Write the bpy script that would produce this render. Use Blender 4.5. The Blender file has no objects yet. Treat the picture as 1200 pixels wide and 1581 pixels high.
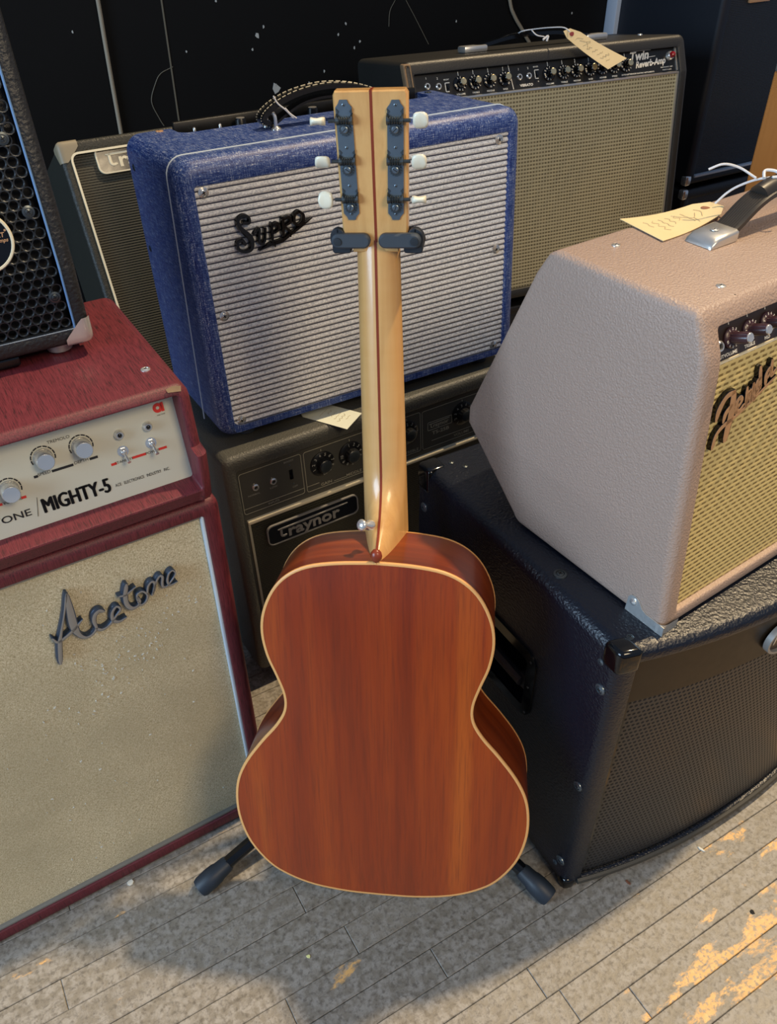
import bpy, bmesh, math, random
from mathutils import Vector, Matrix, noise
random.seed(7)
S = bpy.context.scene
COL = S.collection
PI = math.pi

# ---------------------------------------------------------------- camera
F_PX, PITCH, ROLL, CAM_H = 1283.0, math.radians(38.82), math.radians(-0.617), 1.205
cam = bpy.data.cameras.new('camera')
cam.sensor_fit = 'HORIZONTAL'; cam.sensor_width = 36.0
cam.lens = F_PX*36.0/1200.0
cam.clip_start = 0.02
camo = bpy.data.objects.new('camera', cam); COL.objects.link(camo)
_fw = Vector((0, math.cos(PITCH), -math.sin(PITCH))); _up = Vector((0, math.sin(PITCH), math.cos(PITCH))); _rt = Vector((1, 0, 0))
_r = _rt*math.cos(ROLL)+_up*math.sin(ROLL); _u = _up*math.cos(ROLL)-_rt*math.sin(ROLL)
camo.matrix_world = Matrix(((_r.x, _u.x, -_fw.x, 0), (_r.y, _u.y, -_fw.y, 0), (_r.z, _u.z, -_fw.z, CAM_H), (0, 0, 0, 1)))
S.camera = camo

# ---------------------------------------------------------------- light
S.view_settings.view_transform = 'Standard'; S.view_settings.look = 'None'
S.view_settings.gamma = 1.0; S.view_settings.use_curve_mapping = False
S.view_settings.exposure = 0.0
w = bpy.data.worlds.new('world'); S.world = w; w.use_nodes = True
bg = w.node_tree.nodes['Background']; bg.inputs[0].default_value = (0.52, 0.68, 1.0, 1); bg.inputs[1].default_value = 0.30

def look(o, loc, tgt):
    o.location = loc
    o.rotation_euler = (Vector(tgt)-Vector(loc)).to_track_quat('-Z', 'Y').to_euler()

def area(name, loc, tgt, sx, sy, power, color):
    l = bpy.data.lights.new(name, 'AREA'); l.shape = 'RECTANGLE'; l.size = sx; l.size_y = sy
    l.energy = power; l.color = color
    o = bpy.data.objects.new(name, l); COL.objects.link(o); look(o, loc, tgt)
    return o
# warm low sun / track light reaching in from behind and above
sun = bpy.data.lights.new('warm_key', 'SUN'); sun.energy = 3.3; sun.color = (1.0, 0.76, 0.46); sun.angle = math.radians(2.2)
suno = bpy.data.objects.new('warm_key', sun); COL.objects.link(suno); look(suno, (0.4, 1.2, 3.0), (0.4-0.44*1.0, 1.2-0.31, 2.0))
# shop window on the left, cool daylight
area('window_daylight', (-2.3, -0.9, 1.65), (0.0, 1.0, 0.4), 1.5, 1.5, 88, (0.55, 0.76, 1.0))
# warm ceiling panel in the room behind and to the right of the camera
area('room_lamp', (1.3, -0.9, 2.5), (0.3, 1.0, 0.5), 0.8, 0.8, 34, (1.0, 0.78, 0.50))

# ---------------------------------------------------------------- material helpers
def sr(r, g, b):
    f = lambda c: (c/12.92 if c <= 0.04045 else ((c+0.055)/1.055)**2.4)
    return (f(r/255.0), f(g/255.0), f(b/255.0), 1.0)

class NB:
    def __init__(s, name):
        s.m = bpy.data.materials.new(name); s.m.use_nodes = True; s.nt = s.m.node_tree
        s.b = s.nt.nodes['Principled BSDF']; s._o = None
    def n(s, t): return s.nt.nodes.new(t)
    def l(s, a, b): s.nt.links.new(a, b)
    def put(s, sock, v):
        if hasattr(v, 'is_output') or isinstance(v, bpy.types.NodeSocket): s.l(v, sock)
        else: sock.default_value = v
    def obj(s):
        if s._o is None: s._o = s.n('ShaderNodeTexCoord').outputs['Object']
        return s._o
    def mp(s, scale=(1, 1, 1), rot=(0, 0, 0), loc=(0, 0, 0), v=None):
        n = s.n('ShaderNodeMapping'); s.l(v or s.obj(), n.inputs[0])
        n.inputs['Scale'].default_value = scale; n.inputs['Rotation'].default_value = rot; n.inputs['Location'].default_value = loc
        return n.outputs[0]
    def noise(s, v=None, sc=5, det=3, ro=0.5, dist=0.0):
        n = s.n('ShaderNodeTexNoise'); s.l(v or s.obj(), n.inputs['Vector'])
        n.inputs['Scale'].default_value = sc; n.inputs['Detail'].default_value = det; n.inputs['Roughness'].default_value = ro
        n.inputs['Distortion'].default_value = dist
        return n.outputs[0]
    def vor(s, v=None, sc=5, feat='F1', out='Distance', rnd=1.0):
        n = s.n('ShaderNodeTexVoronoi'); s.l(v or s.obj(), n.inputs['Vector']); n.inputs['Scale'].default_value = sc
        n.feature = feat; n.inputs['Randomness'].default_value = rnd
        return n.outputs[out]
    def ramp(s, f, stops, interp='LINEAR'):
        n = s.n('ShaderNodeValToRGB'); s.l(f, n.inputs[0]); e = n.color_ramp.elements; n.color_ramp.interpolation = interp
        while len(e) < len(stops): e.new(0.5)
        for i, (p, c) in enumerate(stops):
            e[i].position = p; e[i].color = c if not isinstance(c, (int, float)) else (c, c, c, 1)
        return n.outputs[0]
    def mix(s, f, a, b, mode='MIX'):
        n = s.n('ShaderNodeMix'); n.data_type = 'RGBA'; n.blend_type = mode
        s.put(n.inputs[0], f); s.put(n.inputs[6], a); s.put(n.inputs[7], b)
        return n.outputs[2]
    def math(s, op, a, b=0.0, c=0.0):
        n = s.n('ShaderNodeMath'); n.operation = op
        s.put(n.inputs[0], a); s.put(n.inputs[1], b); s.put(n.inputs[2], c)
        return n.outputs[0]
    def sep(s, v=None):
        n = s.n('ShaderNodeSeparateXYZ'); s.l(v or s.obj(), n.inputs[0]); return n.outputs
    def comb(s, x, y, z):
        n = s.n('ShaderNodeCombineXYZ'); s.put(n.inputs[0], x); s.put(n.inputs[1], y); s.put(n.inputs[2], z); return n.outputs[0]
    def bump(s, h, st=0.5, d=0.001):
        n = s.n('ShaderNodeBump'); s.l(h, n.inputs['Height']); n.inputs['Strength'].default_value = st; n.inputs['Distance'].default_value = d
        s.l(n.outputs[0], s.b.inputs['Normal']); return n
    def set(s, col=None, rough=None, metal=None, spec=None, coat=None, coatr=None):
        if col is not None: s.put(s.b.inputs['Base Color'], col)
        if rough is not None: s.put(s.b.inputs['Roughness'], rough)
        if metal is not None: s.b.inputs['Metallic'].default_value = metal
        if spec is not None: s.b.inputs['Specular IOR Level'].default_value = spec
        if coat is not None: s.b.inputs['Coat Weight'].default_value = coat
        if coatr is not None: s.b.inputs['Coat Roughness'].default_value = coatr
        return s.m

def plain(name, col, rough=0.5, metal=0.0, spec=None, nz=0.0):
    k = NB(name)
    f = k.noise(sc=90, det=2)
    c2 = tuple(min(1, c*(1.0-nz)) for c in col[:3])+(1,)
    k.set(col if nz == 0 else k.mix(f, col, c2), rough, metal, spec)
    if nz == 0: k.put(k.b.inputs['Roughness'], k.math('MULTIPLY_ADD', f, 0.12, rough-0.06))
    return k.m

def tolex(name, col, rough=0.45, sc=420, st=0.5, d=0.0006, var=0.25, aniso=(1, 1, 1), spec=0.5):
    k = NB(name)
    v = k.mp(aniso)
    a = k.vor(v, sc, 'SMOOTH_F1'); b = k.noise(v, sc*1.3, 3, 0.6)
    h = k.math('ADD', a, b)
    big = k.noise(sc=9, det=3)
    dark = tuple(c*(1-var) for c in col[:3])+(1,)
    k.set(k.mix(big, col, dark), rough, spec=spec)
    k.bump(h, st, d)
    return k.m

MT = {}
MT['maroon'] = None
def mk_maroon():
    k = NB('maroon_grasscloth')
    v = k.mp((1500, 1500, 90)); v2 = k.mp((1500, 90, 1500))
    z = k.sep()
    n1 = k.noise(k.mp((900, 900, 40)), 1, 3, 0.7); n2 = k.noise(k.mp((900, 50, 900)), 1, 3, 0.7); 
    g = k.n('ShaderNodeNewGeometry')
    nrm = k.n('ShaderNodeTexCoord').outputs['Normal']; nz = k.math('ABSOLUTE', k.sep(nrm)[2])
    f = k.mix(k.math('GREATER_THAN', nz, 0.7), n1, n2)
    col = k.ramp(f, [(0.34, sr(38, 10, 14)), (0.45, sr(88, 24, 34)), (0.66, sr(112, 40, 48))])
    big = k.noise(sc=14, det=3)
    col = k.mix(k.math('MULTIPLY', big, 0.25), col, sr(120, 62, 70))
    k.set(col, 0.52); k.bump(f, 0.35, 0.0006); return k.m
MT['maroon'] = mk_maroon()

def mk_tweed():
    k = NB('blue_tweed')
    a = k.noise(k.mp((620, 620, 45)), 1, 2, 0.8); b = k.noise(k.mp((45, 620, 620)), 1, 2, 0.8); c = k.noise(k.mp((620, 45, 620)), 1, 2, 0.8)
    m = k.math('MULTIPLY', k.math('ADD', k.math('ADD', a, b), c), 0.3333)
    f = k.math('ADD', m, k.math('MULTIPLY', k.noise(sc=2200, det=1), 0.12))
    col = k.ramp(f, [(0.46, sr(14, 32, 92)), (0.56, sr(44, 72, 140)), (0.62, sr(104, 124, 170)), (0.70, sr(206, 208, 212))])
    k.set(col, 0.42, spec=0.5); k.bump(f, 0.5, 0.0006); return k.m
MT['tweed'] = mk_tweed()
MT['tan'] = tolex('tan_tolex', sr(176, 152, 136), 0.36, 430, 0.8, 0.0010, 0.06)
MT['black_leather'] = tolex('black_leatherette', sr(12, 19, 32), 0.30, 270, 0.7, 0.0010, 0.2, (1, 1, 1.4), 0.55)
MT['black_tolex'] = tolex('black_tolex', sr(26, 27, 29), 0.38, 420, 0.6, 0.0007, 0.2)
MT['twin_tolex'] = tolex('worn_black_tolex', sr(44, 43, 40), 0.42, 520, 0.5, 0.0005, 0.3)
MT['olive_tolex'] = tolex('charcoal_olive_tolex', sr(82, 82, 76), 0.45, 380, 0.7, 0.0008, 0.25)
MT['bass_tolex'] = tolex('black_bass_tolex', sr(38, 38, 38), 0.40, 300, 0.7, 0.001, 0.25)
MT['wall'] = None
def mk_wall():
    k = NB('black_painted_wall')
    n = k.noise(sc=3, det=4); sp = k.noise(sc=60, det=3, ro=0.6); sp2 = k.noise(k.mp((60, 60, 12)), 1, 3, 0.6)
    col = k.mix(n, sr(4, 5, 6), sr(12, 12, 13))
    m = k.math('GREATER_THAN', sp, 0.80); m2 = k.math('GREATER_THAN', sp2, 0.76)
    col = k.mix(k.math('MULTIPLY', m, 0.5), col, sr(110, 120, 125)); col = k.mix(k.math('MULTIPLY', m2, 0.08), col, sr(90, 95, 95))
    k.set(col, 0.7, spec=0.2); k.bump(n, 0.2, 0.003); return k.m
MT['wall'] = mk_wall()

def mk_floor(i, tone):
    k = NB('worn_floorboard')
    g = k.noise(k.mp((5, 5, 5), (0, 0, 0), (i*3.1, i*1.7, 0)), 1, 4, 0.6)
    blot = k.noise(k.mp((75, 75, 75), (0, 0, 0), (i, 0, 0)), 1, 5, 0.62, 0.3)
    fine = k.noise(k.mp((14, 260, 50)), 1, 3, 0.6)
    dots = k.noise(sc=150, det=3, ro=0.6)
    base = k.mix(g, sr(108, 102, 92), sr(140, 133, 121))
    base = k.mix(k.ramp(blot, [(0.42, 0.0), (0.60, 1.0)]), base, sr(148, 143, 135))
    base = k.mix(k.ramp(dots, [(0.48, 0.0), (0.68, 0.70)]), base, sr(84, 78, 70))
    base = k.mix(k.ramp(fine, [(0.6, 0.0), (0.74, 0.4)]), base, sr(88, 82, 74))
    # wear through the paint to bare wood, more of it out on the walked-on floor to the right
    x, y, z = k.sep()
    wpos = k.math('ADD', k.math('MULTIPLY', x, 0.45), k.math('MULTIPLY', y, -1.2))
    wear = k.math('ADD', k.noise(k.mp((7, 16, 7), (0, 0, 0), (i*.37, i*2.3, 0)), 1, 5, 0.62, 0.3), k.math('MULTIPLY', k.math('MINIMUM', k.math('MAXIMUM', k.math('SUBTRACT', wpos, -0.03), -0.08), 0.085), 0.75))
    wm = k.ramp(wear, [(0.585, 0.0), (0.625, 1.0)])
    speck = k.ramp(dots, [(0.40, 0.2), (0.50, 1.0)])
    wood = k.mix(k.noise(k.mp((20, 200, 20)), 1, 3), sr(206, 158, 96), sr(228, 184, 120))
    col = k.mix(k.math('MULTIPLY', wm, speck), base, wood)
    if tone != 1.0: col = k.mix(1.0, col, (tone, tone, tone, 1), 'MULTIPLY')
    k.set(col, k.math('MULTIPLY_ADD', blot, 0.3, 0.36)); k.bump(k.math('ADD', blot, dots), 0.25, 0.0015); return k.m
MT['floor'] = [mk_floor(i, t) for i, t in enumerate((1.0, 0.96, 0.98, 0.92))]

def mk_body():
    k = NB('mahogany')
    g = k.noise(k.mp((16, 16, 1.0)), 1, 5, 0.55, 0.3); f = k.noise(k.mp((420, 420, 14)), 1, 3, 0.6)
    col = k.ramp(g, [(0.28, sr(104, 32, 5)), (0.45, sr(134, 46, 8)), (0.58, sr(150, 58, 11)), (0.75, sr(172, 80, 20))])
    col = k.mix(k.ramp(f, [(0.45, 0.0), (0.75, 0.45)]), col, sr(84, 32, 14))
    k.set(col, 0.36, coat=0.35, coatr=0.22); k.bump(f, 0.05, 0.0004); return k.m
MT['mahogany'] = mk_body()
def mk_maple():
    k = NB('maple')
    g = k.noise(k.mp((70, 70, 5)), 1, 4, 0.6, 0.5); f = k.noise(k.mp((500, 500, 22)), 1, 2, 0.5)
    fl = k.noise(k.mp((15, 15, 70)), 1, 2, 0.5)
    col = k.ramp(g, [(0.3, sr(196, 144, 80)), (0.6, sr(214, 166, 100))])
    col = k.mix(k.math('MULTIPLY', f, 0.22), col, sr(170, 120, 66)); col = k.mix(k.math('MULTIPLY', fl, 0.18), col, sr(238, 204, 150))
    k.set(col, 0.30, coat=0.5, coatr=0.12); return k.m
MT['maple'] = mk_maple()
MT['binding'] = plain('maple_binding', sr(220, 164, 100), 0.35)
MT['redwood'] = plain('red_inlay_wood', sr(128, 52, 28), 0.3)
MT['spruce'] = plain('spruce', sr(220, 180, 120), 0.4)
MT['rosewood'] = plain('rosewood', sr(60, 36, 24), 0.5)
MT['nickel'] = plain('aged_nickel', sr(120, 132, 140), 0.34, 0.85)
MT['nickel_dark'] = plain('dark_nickel', sr(92, 98, 100), 0.36, 0.9)
MT['chrome'] = plain('chrome', sr(228, 228, 224), 0.18, 0.75)
MT['brushed'] = plain('brushed_aluminium', sr(212, 210, 204), 0.3, 0.75)
MT['badge_grey'] = plain('badge_grey_metal', sr(150, 148, 144), 0.38, 0.3)
MT['badge_edge'] = plain('badge_blue_edge', sr(70, 84, 104), 0.35, 0.5)  # blue-grey sides and base layer of the badge, also bass amp lower piping
MT['pearl'] = plain('cream_plastic', sr(232, 228, 205), 0.25)
MT['rubber'] = plain('grey_rubber', sr(58, 66, 74), 0.5)
MT['black_plastic'] = plain('black_plastic', sr(14, 15, 17), 0.35)
MT['gloss_black'] = plain('gloss_black', sr(8, 10, 13), 0.12)
MT['matte_black'] = plain('matte_black', sr(10, 10, 11), 0.8)
MT['panel_cream'] = plain('cream_panel', sr(202, 199, 180), 0.38, 0.0)
MT['panel_olive'] = plain('dark_olive_panel', sr(78, 77, 70), 0.42, 0.1)
MT['panel_black'] = plain('black_panel', sr(22, 21, 18), 0.35)
MT['panel_brown'] = plain('dark_brown_panel', sr(48, 38, 34), 0.4)
MT['cream_trim'] = plain('cream_trim', sr(226, 216, 186), 0.45)
MT['white_trim'] = plain('white_plastic_trim', sr(200, 216, 228), 0.3)
MT['grey_trim'] = plain('grey_trim', sr(120, 118, 112), 0.4)
MT['white_paint'] = plain('white_print', sr(232, 230, 220), 0.5)
MT['grey_paint'] = plain('grey_print', sr(150, 150, 140), 0.5)
MT['gold_paint'] = plain('pale_gold_print', sr(176, 172, 150), 0.5)
MT['black_paint'] = plain('black_print', sr(24, 22, 22), 0.5)
MT['red_paint'] = plain('red_print', sr(208, 48, 36), 0.5)
MT['red_jewel'] = plain('red_jewel', sr(140, 20, 26), 0.12)
MT['brown_knob'] = plain('brown_plastic', sr(60, 36, 40), 0.3)
MT['string'] = plain('white_string', sr(222, 222, 222), 0.8)
MT['cable'] = plain('dirty_grey_cable', sr(140, 130, 112), 0.6)
MT['white_wall_trim'] = plain('pale_grey_paint', sr(176, 186, 200), 0.6)
MT['rough_wood'] = plain('bare_plywood', sr(150, 122, 90), 0.7, nz=0.5)
MT['seam'] = plain('dusty_seam', sr(98, 92, 78), 0.7)
MT['chip'] = plain('white_plaster_chip', sr(170, 172, 168), 0.8)
MT['bronze'] = plain('warm_metal_badge', sr(206, 160, 116), 0.3, 0.25)
MT['dark_brown_strap'] = plain('dark_strap', sr(46, 42, 38), 0.4)
MT['leaf'] = plain('dry_leaf', sr(110, 66, 44), 0.7)
MT['fluff'] = plain('white_lint', sr(206, 206, 196), 0.9)
def mk_tag(name, a, b):
    k = NB(name); n = k.noise(sc=40, det=3); k.set(k.mix(n, a, b), 0.7); return k.m
MT['manila'] = mk_tag('manila_card', sr(226, 202, 150), sr(236, 214, 166))
MT['pale_card'] = mk_tag('pale_card', sr(214, 220, 206), sr(226, 230, 214))
MT['pencil'] = plain('pencil_marks', sr(176, 160, 126), 0.7)

def mk_burlap():
    k = NB('ivory_burlap_grille')
    a = k.noise(k.mp((900, 900, 260)), 1, 3, 0.7); b = k.noise(k.mp((260, 900, 900)), 1, 3, 0.7)
    f = k.math('MULTIPLY', k.math('ADD', a, b), 0.5)
    st = k.noise(sc=5, det=4, ro=0.6)
    col = k.ramp(f, [(0.36, sr(150, 136, 102)), (0.5, sr(212, 198, 162)), (0.64, sr(246, 238, 212))])
    col = k.mix(k.ramp(st, [(0.38, 0.5), (0.66, 0.0)]), col, sr(168, 158, 128))
    k.set(col, 0.8, spec=0.2); k.bump(f, 0.8, 0.0014); return k.m
MT['burlap'] = mk_burlap()
def mk_silver():
    k = NB('silver_rib_grille')
    # twisted thread look on each rib: slanted flecks
    f = k.noise(k.mp((330, 330, 520), (0, 0.5, 0)), 1, 2, 0.6)
    x, y, z = k.sep()
    ph = k.math('FRACT', k.math('DIVIDE', z, 0.0086))
    rib = k.ramp(ph, [(0.0, 0.0), (0.14, 0.0), (0.28, 1.0), (0.90, 1.0), (0.99, 0.0)])
    col = k.mix(k.ramp(f, [(0.38, 0.0), (0.6, 1.0)]), sr(206, 206, 206), sr(252, 250, 244))
    col = k.mix(rib, sr(62, 66, 84), col)
    k.set(col, 0.5); k.bump(f, 0.6, 0.001); return k.m
MT['silver_grille'] = mk_silver()
def weave(name, pu, pv, dark, light, light2, slope=0.0, duty=0.42, off=0.5, rough=0.5, st=0.6, spark=None):
    """woven cloth: rows of thread pitch pv, dark gaps that break every pu"""
    k = NB(name); x, y, z = k.sep()
    zz = k.math('MULTIPLY_ADD', x, slope, z)
    row = k.math('DIVIDE', zz, pv); ri = k.math('FLOOR', row); rf = k.math('FRACT', row)
    cu = k.math('FRACT', k.math('ADD', k.math('DIVIDE', x, pu), k.math('MULTIPLY', ri, off)))
    gap = k.math('MULTIPLY', k.math('LESS_THAN', rf, duty), k.math('LESS_THAN', cu, 0.62))
    n = k.noise(sc=60, det=3); n2 = k.noise(k.mp((700, 700, 1500)), 1, 2)
    hgt = k.math('SUBTRACT', k.math('ABSOLUTE', k.math('SINE', k.math('MULTIPLY', rf, PI))), k.math('MULTIPLY', gap, 0.8))
    col = k.mix(n2, light, light2); col = k.mix(k.math('MULTIPLY', gap, k.math('MULTIPLY_ADD', n, 0.6, 0.5)), col, dark)
    if spark: col = k.mix(k.ramp(k.vor(sc=190, out='Distance'), [(0.05, 1.0), (0.10, 0.0)]), col, spark)
    k.set(col, rough); k.bump(hgt, st, 0.0008); return k.m
MT['wheat_grille'] = weave('wheat_grille', 0.0112, 0.0062, sr(120, 96, 48), sr(226, 206, 142), sr(204, 180, 112))
MT['twin_grille'] = weave('silver_check_grille', 0.0074, 0.0074, sr(84, 78, 56), sr(196, 186, 150), sr(168, 158, 122), off=0.0, duty=0.5, st=0.5, spark=sr(226, 220, 200))
MT['dark_grille'] = weave('dark_salt_grille', 0.006, 0.0042, sr(20, 20, 16), sr(62, 60, 46), sr(38, 38, 30), off=0.5)
MT['navy_grille'] = weave('black_checked_grille', 0.005, 0.0036, sr(10, 12, 16), sr(36, 40, 46), sr(22, 25, 30), off=0.5)

def dots(name, pitch, rad, plate, hole, rim, rough=0.4, hexa=True):
    k = NB(name); x, y, z = k.sep()
    px_, pz_ = pitch, pitch*(2.4 if hexa else 1.0)
    def grid(ox, oz):
        a = k.math('SUBTRACT', k.math('FRACT', k.math('ADD', k.math('DIVIDE', x, px_), ox)), 0.5)
        b = k.math('SUBTRACT', k.math('FRACT', k.math('ADD', k.math('DIVIDE', z, pz_), oz)), 0.5)
        a = k.math('MULTIPLY', a, px_); b = k.math('MULTIPLY', b, pz_)
        return k.math('SQRT', k.math('ADD', k.math('MULTIPLY', a, a), k.math('MULTIPLY', b, b)))
    d = k.math('MINIMUM', grid(0, 0), grid(0.5, 0.5)) if hexa else grid(0, 0)
    inside = k.ramp(k.math('DIVIDE', d, rad), [(0.0, 1.0), (0.80, 1.0), (0.95, 0.0)])
    k.set(k.mix(inside, plate, hole), k.math('MULTIPLY_ADD', inside, 0.4, rough)); k.bump(k.math('SUBTRACT', 1.0, inside), 1.0, 0.0012)
    return k.m
MT['perf'] = dots('perforated_black_steel', 0.0064, 0.0024, sr(36, 37, 40), sr(2, 2, 3), None, 0.32)
def mk_wood(name, a, b, sc=(14, 90, 2.2)):
    k = NB(name); g = k.noise(k.mp(sc), 1, 4, 0.6, 0.6); k.set(k.mix(g, a, b), 0.4); return k.m
MT['orange_wood'] = mk_wood('sunlit_honey_wood', sr(232, 158, 86), sr(206, 130, 62), (60, 60, 4))  # albedo lifted so the colour carries sunlight on its left side

# ---------------------------------------------------------------- mesh helpers
class MB:
    def __init__(s): s.v = []; s.f = []; s.mi = []
    def add(s, vs, fs, mi=0):
        b = len(s.v); s.v += [tuple(p) for p in vs]; s.f += [tuple(i+b for i in f) for f in fs]; s.mi += [mi]*len(fs); return s
    def warp(s, fn): s.v = [tuple(fn(*p)) for p in s.v]; return s

def link(name, me, parent=None):
    o = bpy.data.objects.new(name, me); COL.objects.link(o)
    if parent is not None: o.parent = parent
    return o

def build(name, mb, mat, parent=None, smooth=35, bevel=0, seg=2):
    bm = bmesh.new(); vs = [bm.verts.new(p) for p in mb.v]
    for f, mi in zip(mb.f, mb.mi):
        if len(set(f)) < 3: continue
        try: fc = bm.faces.new([vs[i] for i in f]); fc.material_index = mi
        except ValueError: pass
    bmesh.ops.remove_doubles(bm, verts=bm.verts, dist=1e-6)
    bmesh.ops.recalc_face_normals(bm, faces=bm.faces)
    if bevel:
        ed = [e for e in bm.edges if len(e.link_faces) == 2 and e.calc_face_angle(0) > 0.6]
        bmesh.ops.bevel(bm, geom=ed, offset=bevel, segments=seg, affect='EDGES', profile=0.5)
    me = bpy.data.meshes.new(name); bm.to_mesh(me); bm.free()
    for m in (mat if isinstance(mat, (list, tuple)) else [mat]): me.materials.append(m)
    if smooth:
        me.shade_smooth(); me.set_sharp_from_angle(angle=math.radians(smooth))
    return link(name, me, parent)

def thing(name, label, cat, loc, yaw=None, tilt=0.0, group=None, mat4=None):
    o = bpy.data.objects.new(name, None); COL.objects.link(o); o.empty_display_size = 0.05
    if mat4 is not None: o.matrix_world = mat4
    else:
        o.location = loc; o.rotation_euler = (-tilt, 0, (PI/2-yaw) if yaw is not None else 0)
    o['label'] = label; o['category'] = cat
    if group: o['group'] = group
    return o

def tag(o, label, cat, group=None):
    o['label'] = label; o['category'] = cat
    if group: o['group'] = group
    return o

def box(x0, x1, y0, y1, z0, z1, mb=None, mi=0):
    mb = mb or MB()
    vs = [(x0, y0, z0), (x1, y0, z0), (x1, y1, z0), (x0, y1, z0), (x0, y0, z1), (x1, y0, z1), (x1, y1, z1), (x0, y1, z1)]
    return mb.add(vs, [(0, 3, 2, 1), (4, 5, 6, 7), (0, 1, 5, 4), (1, 2, 6, 5), (2, 3, 7, 6), (3, 0, 4, 7)], mi)

class Fr:
    """a flat working frame: o origin, x right, y up, n outward"""
    def __init__(s, o, x=(1, 0, 0), y=(0, 0, 1)):
        s.o = Vector(o); s.x = Vector(x).normalized(); s.y = Vector(y).normalized(); s.n = s.x.cross(s.y).normalized()
    def p(s, a, b, c=0.0): return s.o+s.x*a+s.y*b+s.n*c

def lathe(mb, fr, a, b, prof, seg=20, mi=0, ang0=0.0):
    """prof: list of (radius, height along normal)"""
    rings = []
    vs = []
    for r, h in prof:
        for k in range(seg):
            t = ang0+2*PI*k/seg
            vs.append(fr.p(a+r*math.cos(t), b+r*math.sin(t), h))
    fs = []
    for i in range(len(prof)-1):
        for k in range(seg):
            k2 = (k+1) % seg
            fs.append((i*seg+k, i*seg+k2, (i+1)*seg+k2, (i+1)*seg+k))
    fs.append(tuple(range(seg))[::-1]); fs.append(tuple((len(prof)-1)*seg+k for k in range(seg)))
    return mb.add(vs, fs, mi)

def cat(pts, n=6):
    """catmull-rom resample; works for any tuple length"""
    P = [Vector(p) for p in pts]
    if len(P) < 3: 
        return [P[0].lerp(P[1], k/n) for k in range(n+1)]
    out = []
    Q = [P[0]*2-P[1]]+P+[P[-1]*2-P[-2]]
    for i in range(1, len(Q)-2):
        a, b, c, d = Q[i-1], Q[i], Q[i+1], Q[i+2]
        for k in range(n):
            t = k/n
            out.append(0.5*((2*b)+(c-a)*t+(2*a-5*b+4*c-d)*t*t+(3*b-a-3*c+d)*t*t*t))
    out.append(P[-1]); return out

def tube(mb, pts, r, seg=8, mi=0, n=6, smooth=True):
    P = cat(pts, n) if smooth else [Vector(p) for p in pts]
    rs = r if callable(r) else (lambda t: r)
    vs = []; L = len(P); up = None
    for i, p in enumerate(P):
        d = (P[min(i+1, L-1)]-P[max(i-1, 0)])
        d = d.normalized() if d.length > 1e-9 else Vector((0, 0, 1))
        if up is None:
            up = Vector((0, 0, 1)) if abs(d.z) < 0.9 else Vector((1, 0, 0))
        x = d.cross(up)
        if x.length < 1e-6: x = d.cross(Vector((0, 1, 0)))
        x.normalize(); y = x.cross(d).normalized(); up = y
        rr = rs(i/(L-1))
        for k in range(seg):
            t = 2*PI*k/seg; vs.append(p+x*rr*math.cos(t)+y*rr*math.sin(t))
    fs = [(i*seg+k, i*seg+(k+1) % seg, (i+1)*seg+(k+1) % seg, (i+1)*seg+k) for i in range(L-1) for k in range(seg)]
    fs.append(tuple(range(seg))[::-1]); fs.append(tuple((L-1)*seg+k for k in range(seg)))
    return mb.add(vs, fs, mi)

def ribbon(mb, fr, stroke, h0, h1, n=6, mi_top=0, mi_side=1, wk=1.0, bev=0.0007):
    """flat badge stroke: (x, y, width) points, extruded from h0 to h1 along the normal"""
    P = cat([p if len(p) > 2 else (p[0], p[1], 0.003) for p in stroke], n)
    L = len(P); vs = []
    for i, p in enumerate(P):
        a = P[max(i-1, 0)]; b = P[min(i+1, L-1)]; d = Vector((b[0]-a[0], b[1]-a[1]))
        d = d.normalized() if d.length > 1e-9 else Vector((1, 0)); nn = Vector((-d.y, d.x)); hw = max(p[2]*wk, 0.0006)/2
        e = Vector((0, 0))
        if i == 0: e = -d*hw*0.7
        if i == L-1: e = d*hw*0.7
        k = 0.55 if i in (0, L-1) else 1.0
        for s_, h in ((1, h0), (1, h1-bev), (0.78, h1), (-0.78, h1), (-1, h1-bev), (-1, h0)):
            q = Vector((p[0], p[1]))+nn*hw*s_*k+e; vs.append(fr.p(q.x, q.y, h))
    for i in range(L-1):
        for k in range(6):
            k2 = (k+1) % 6; f = (i*6+k, i*6+k2, (i+1)*6+k2, (i+1)*6+k)
            mb.add([vs[j] for j in f], [(0, 1, 2, 3)], mi_top if k == 2 else mi_side)
    mb.add([vs[k] for k in range(6)], [tuple(range(6))], mi_side); mb.add([vs[(L-1)*6+k] for k in range(6)], [tuple(range(6))], mi_side)
    return mb

def rrect(x0, x1, y0, y1, r, seg=5):
    out = []
    for cx, cy, a in ((x1-r, y1-r, 0), (x0+r, y1-r, PI/2), (x0+r, y0+r, PI), (x1-r, y0+r, 1.5*PI)):
        for k in range(seg+1):
            t = a+PI/2*k/seg; out.append((cx+r*math.cos(t), cy+r*math.sin(t)))
    return out

def plate(mb, fr, outline, h0, h1, mi=0, bev=0.0):
    n = len(outline)
    cx = sum(p[0] for p in outline)/n; cy = sum(p[1] for p in outline)/n
    lv = [(h0, 0)]+([(h1-bev, 0), (h1, bev)] if bev else [(h1, 0)])
    vs = []
    for h, ins in lv:
        for (a, b) in outline:
            d = Vector((cx-a, cy-b)); d = d.normalized()*ins if d.length > 0 else d
            vs.append(fr.p(a+d.x, b+d.y, h))
    fs = [(i*n+k, i*n+(k+1) % n, (i+1)*n+(k+1) % n, (i+1)*n+k) for i in range(len(lv)-1) for k in range(n)]
    fs.append(tuple(range(n))[::-1]); fs.append(tuple((len(lv)-1)*n+k for k in range(n)))
    return mb.add(vs, fs, mi)

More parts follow.
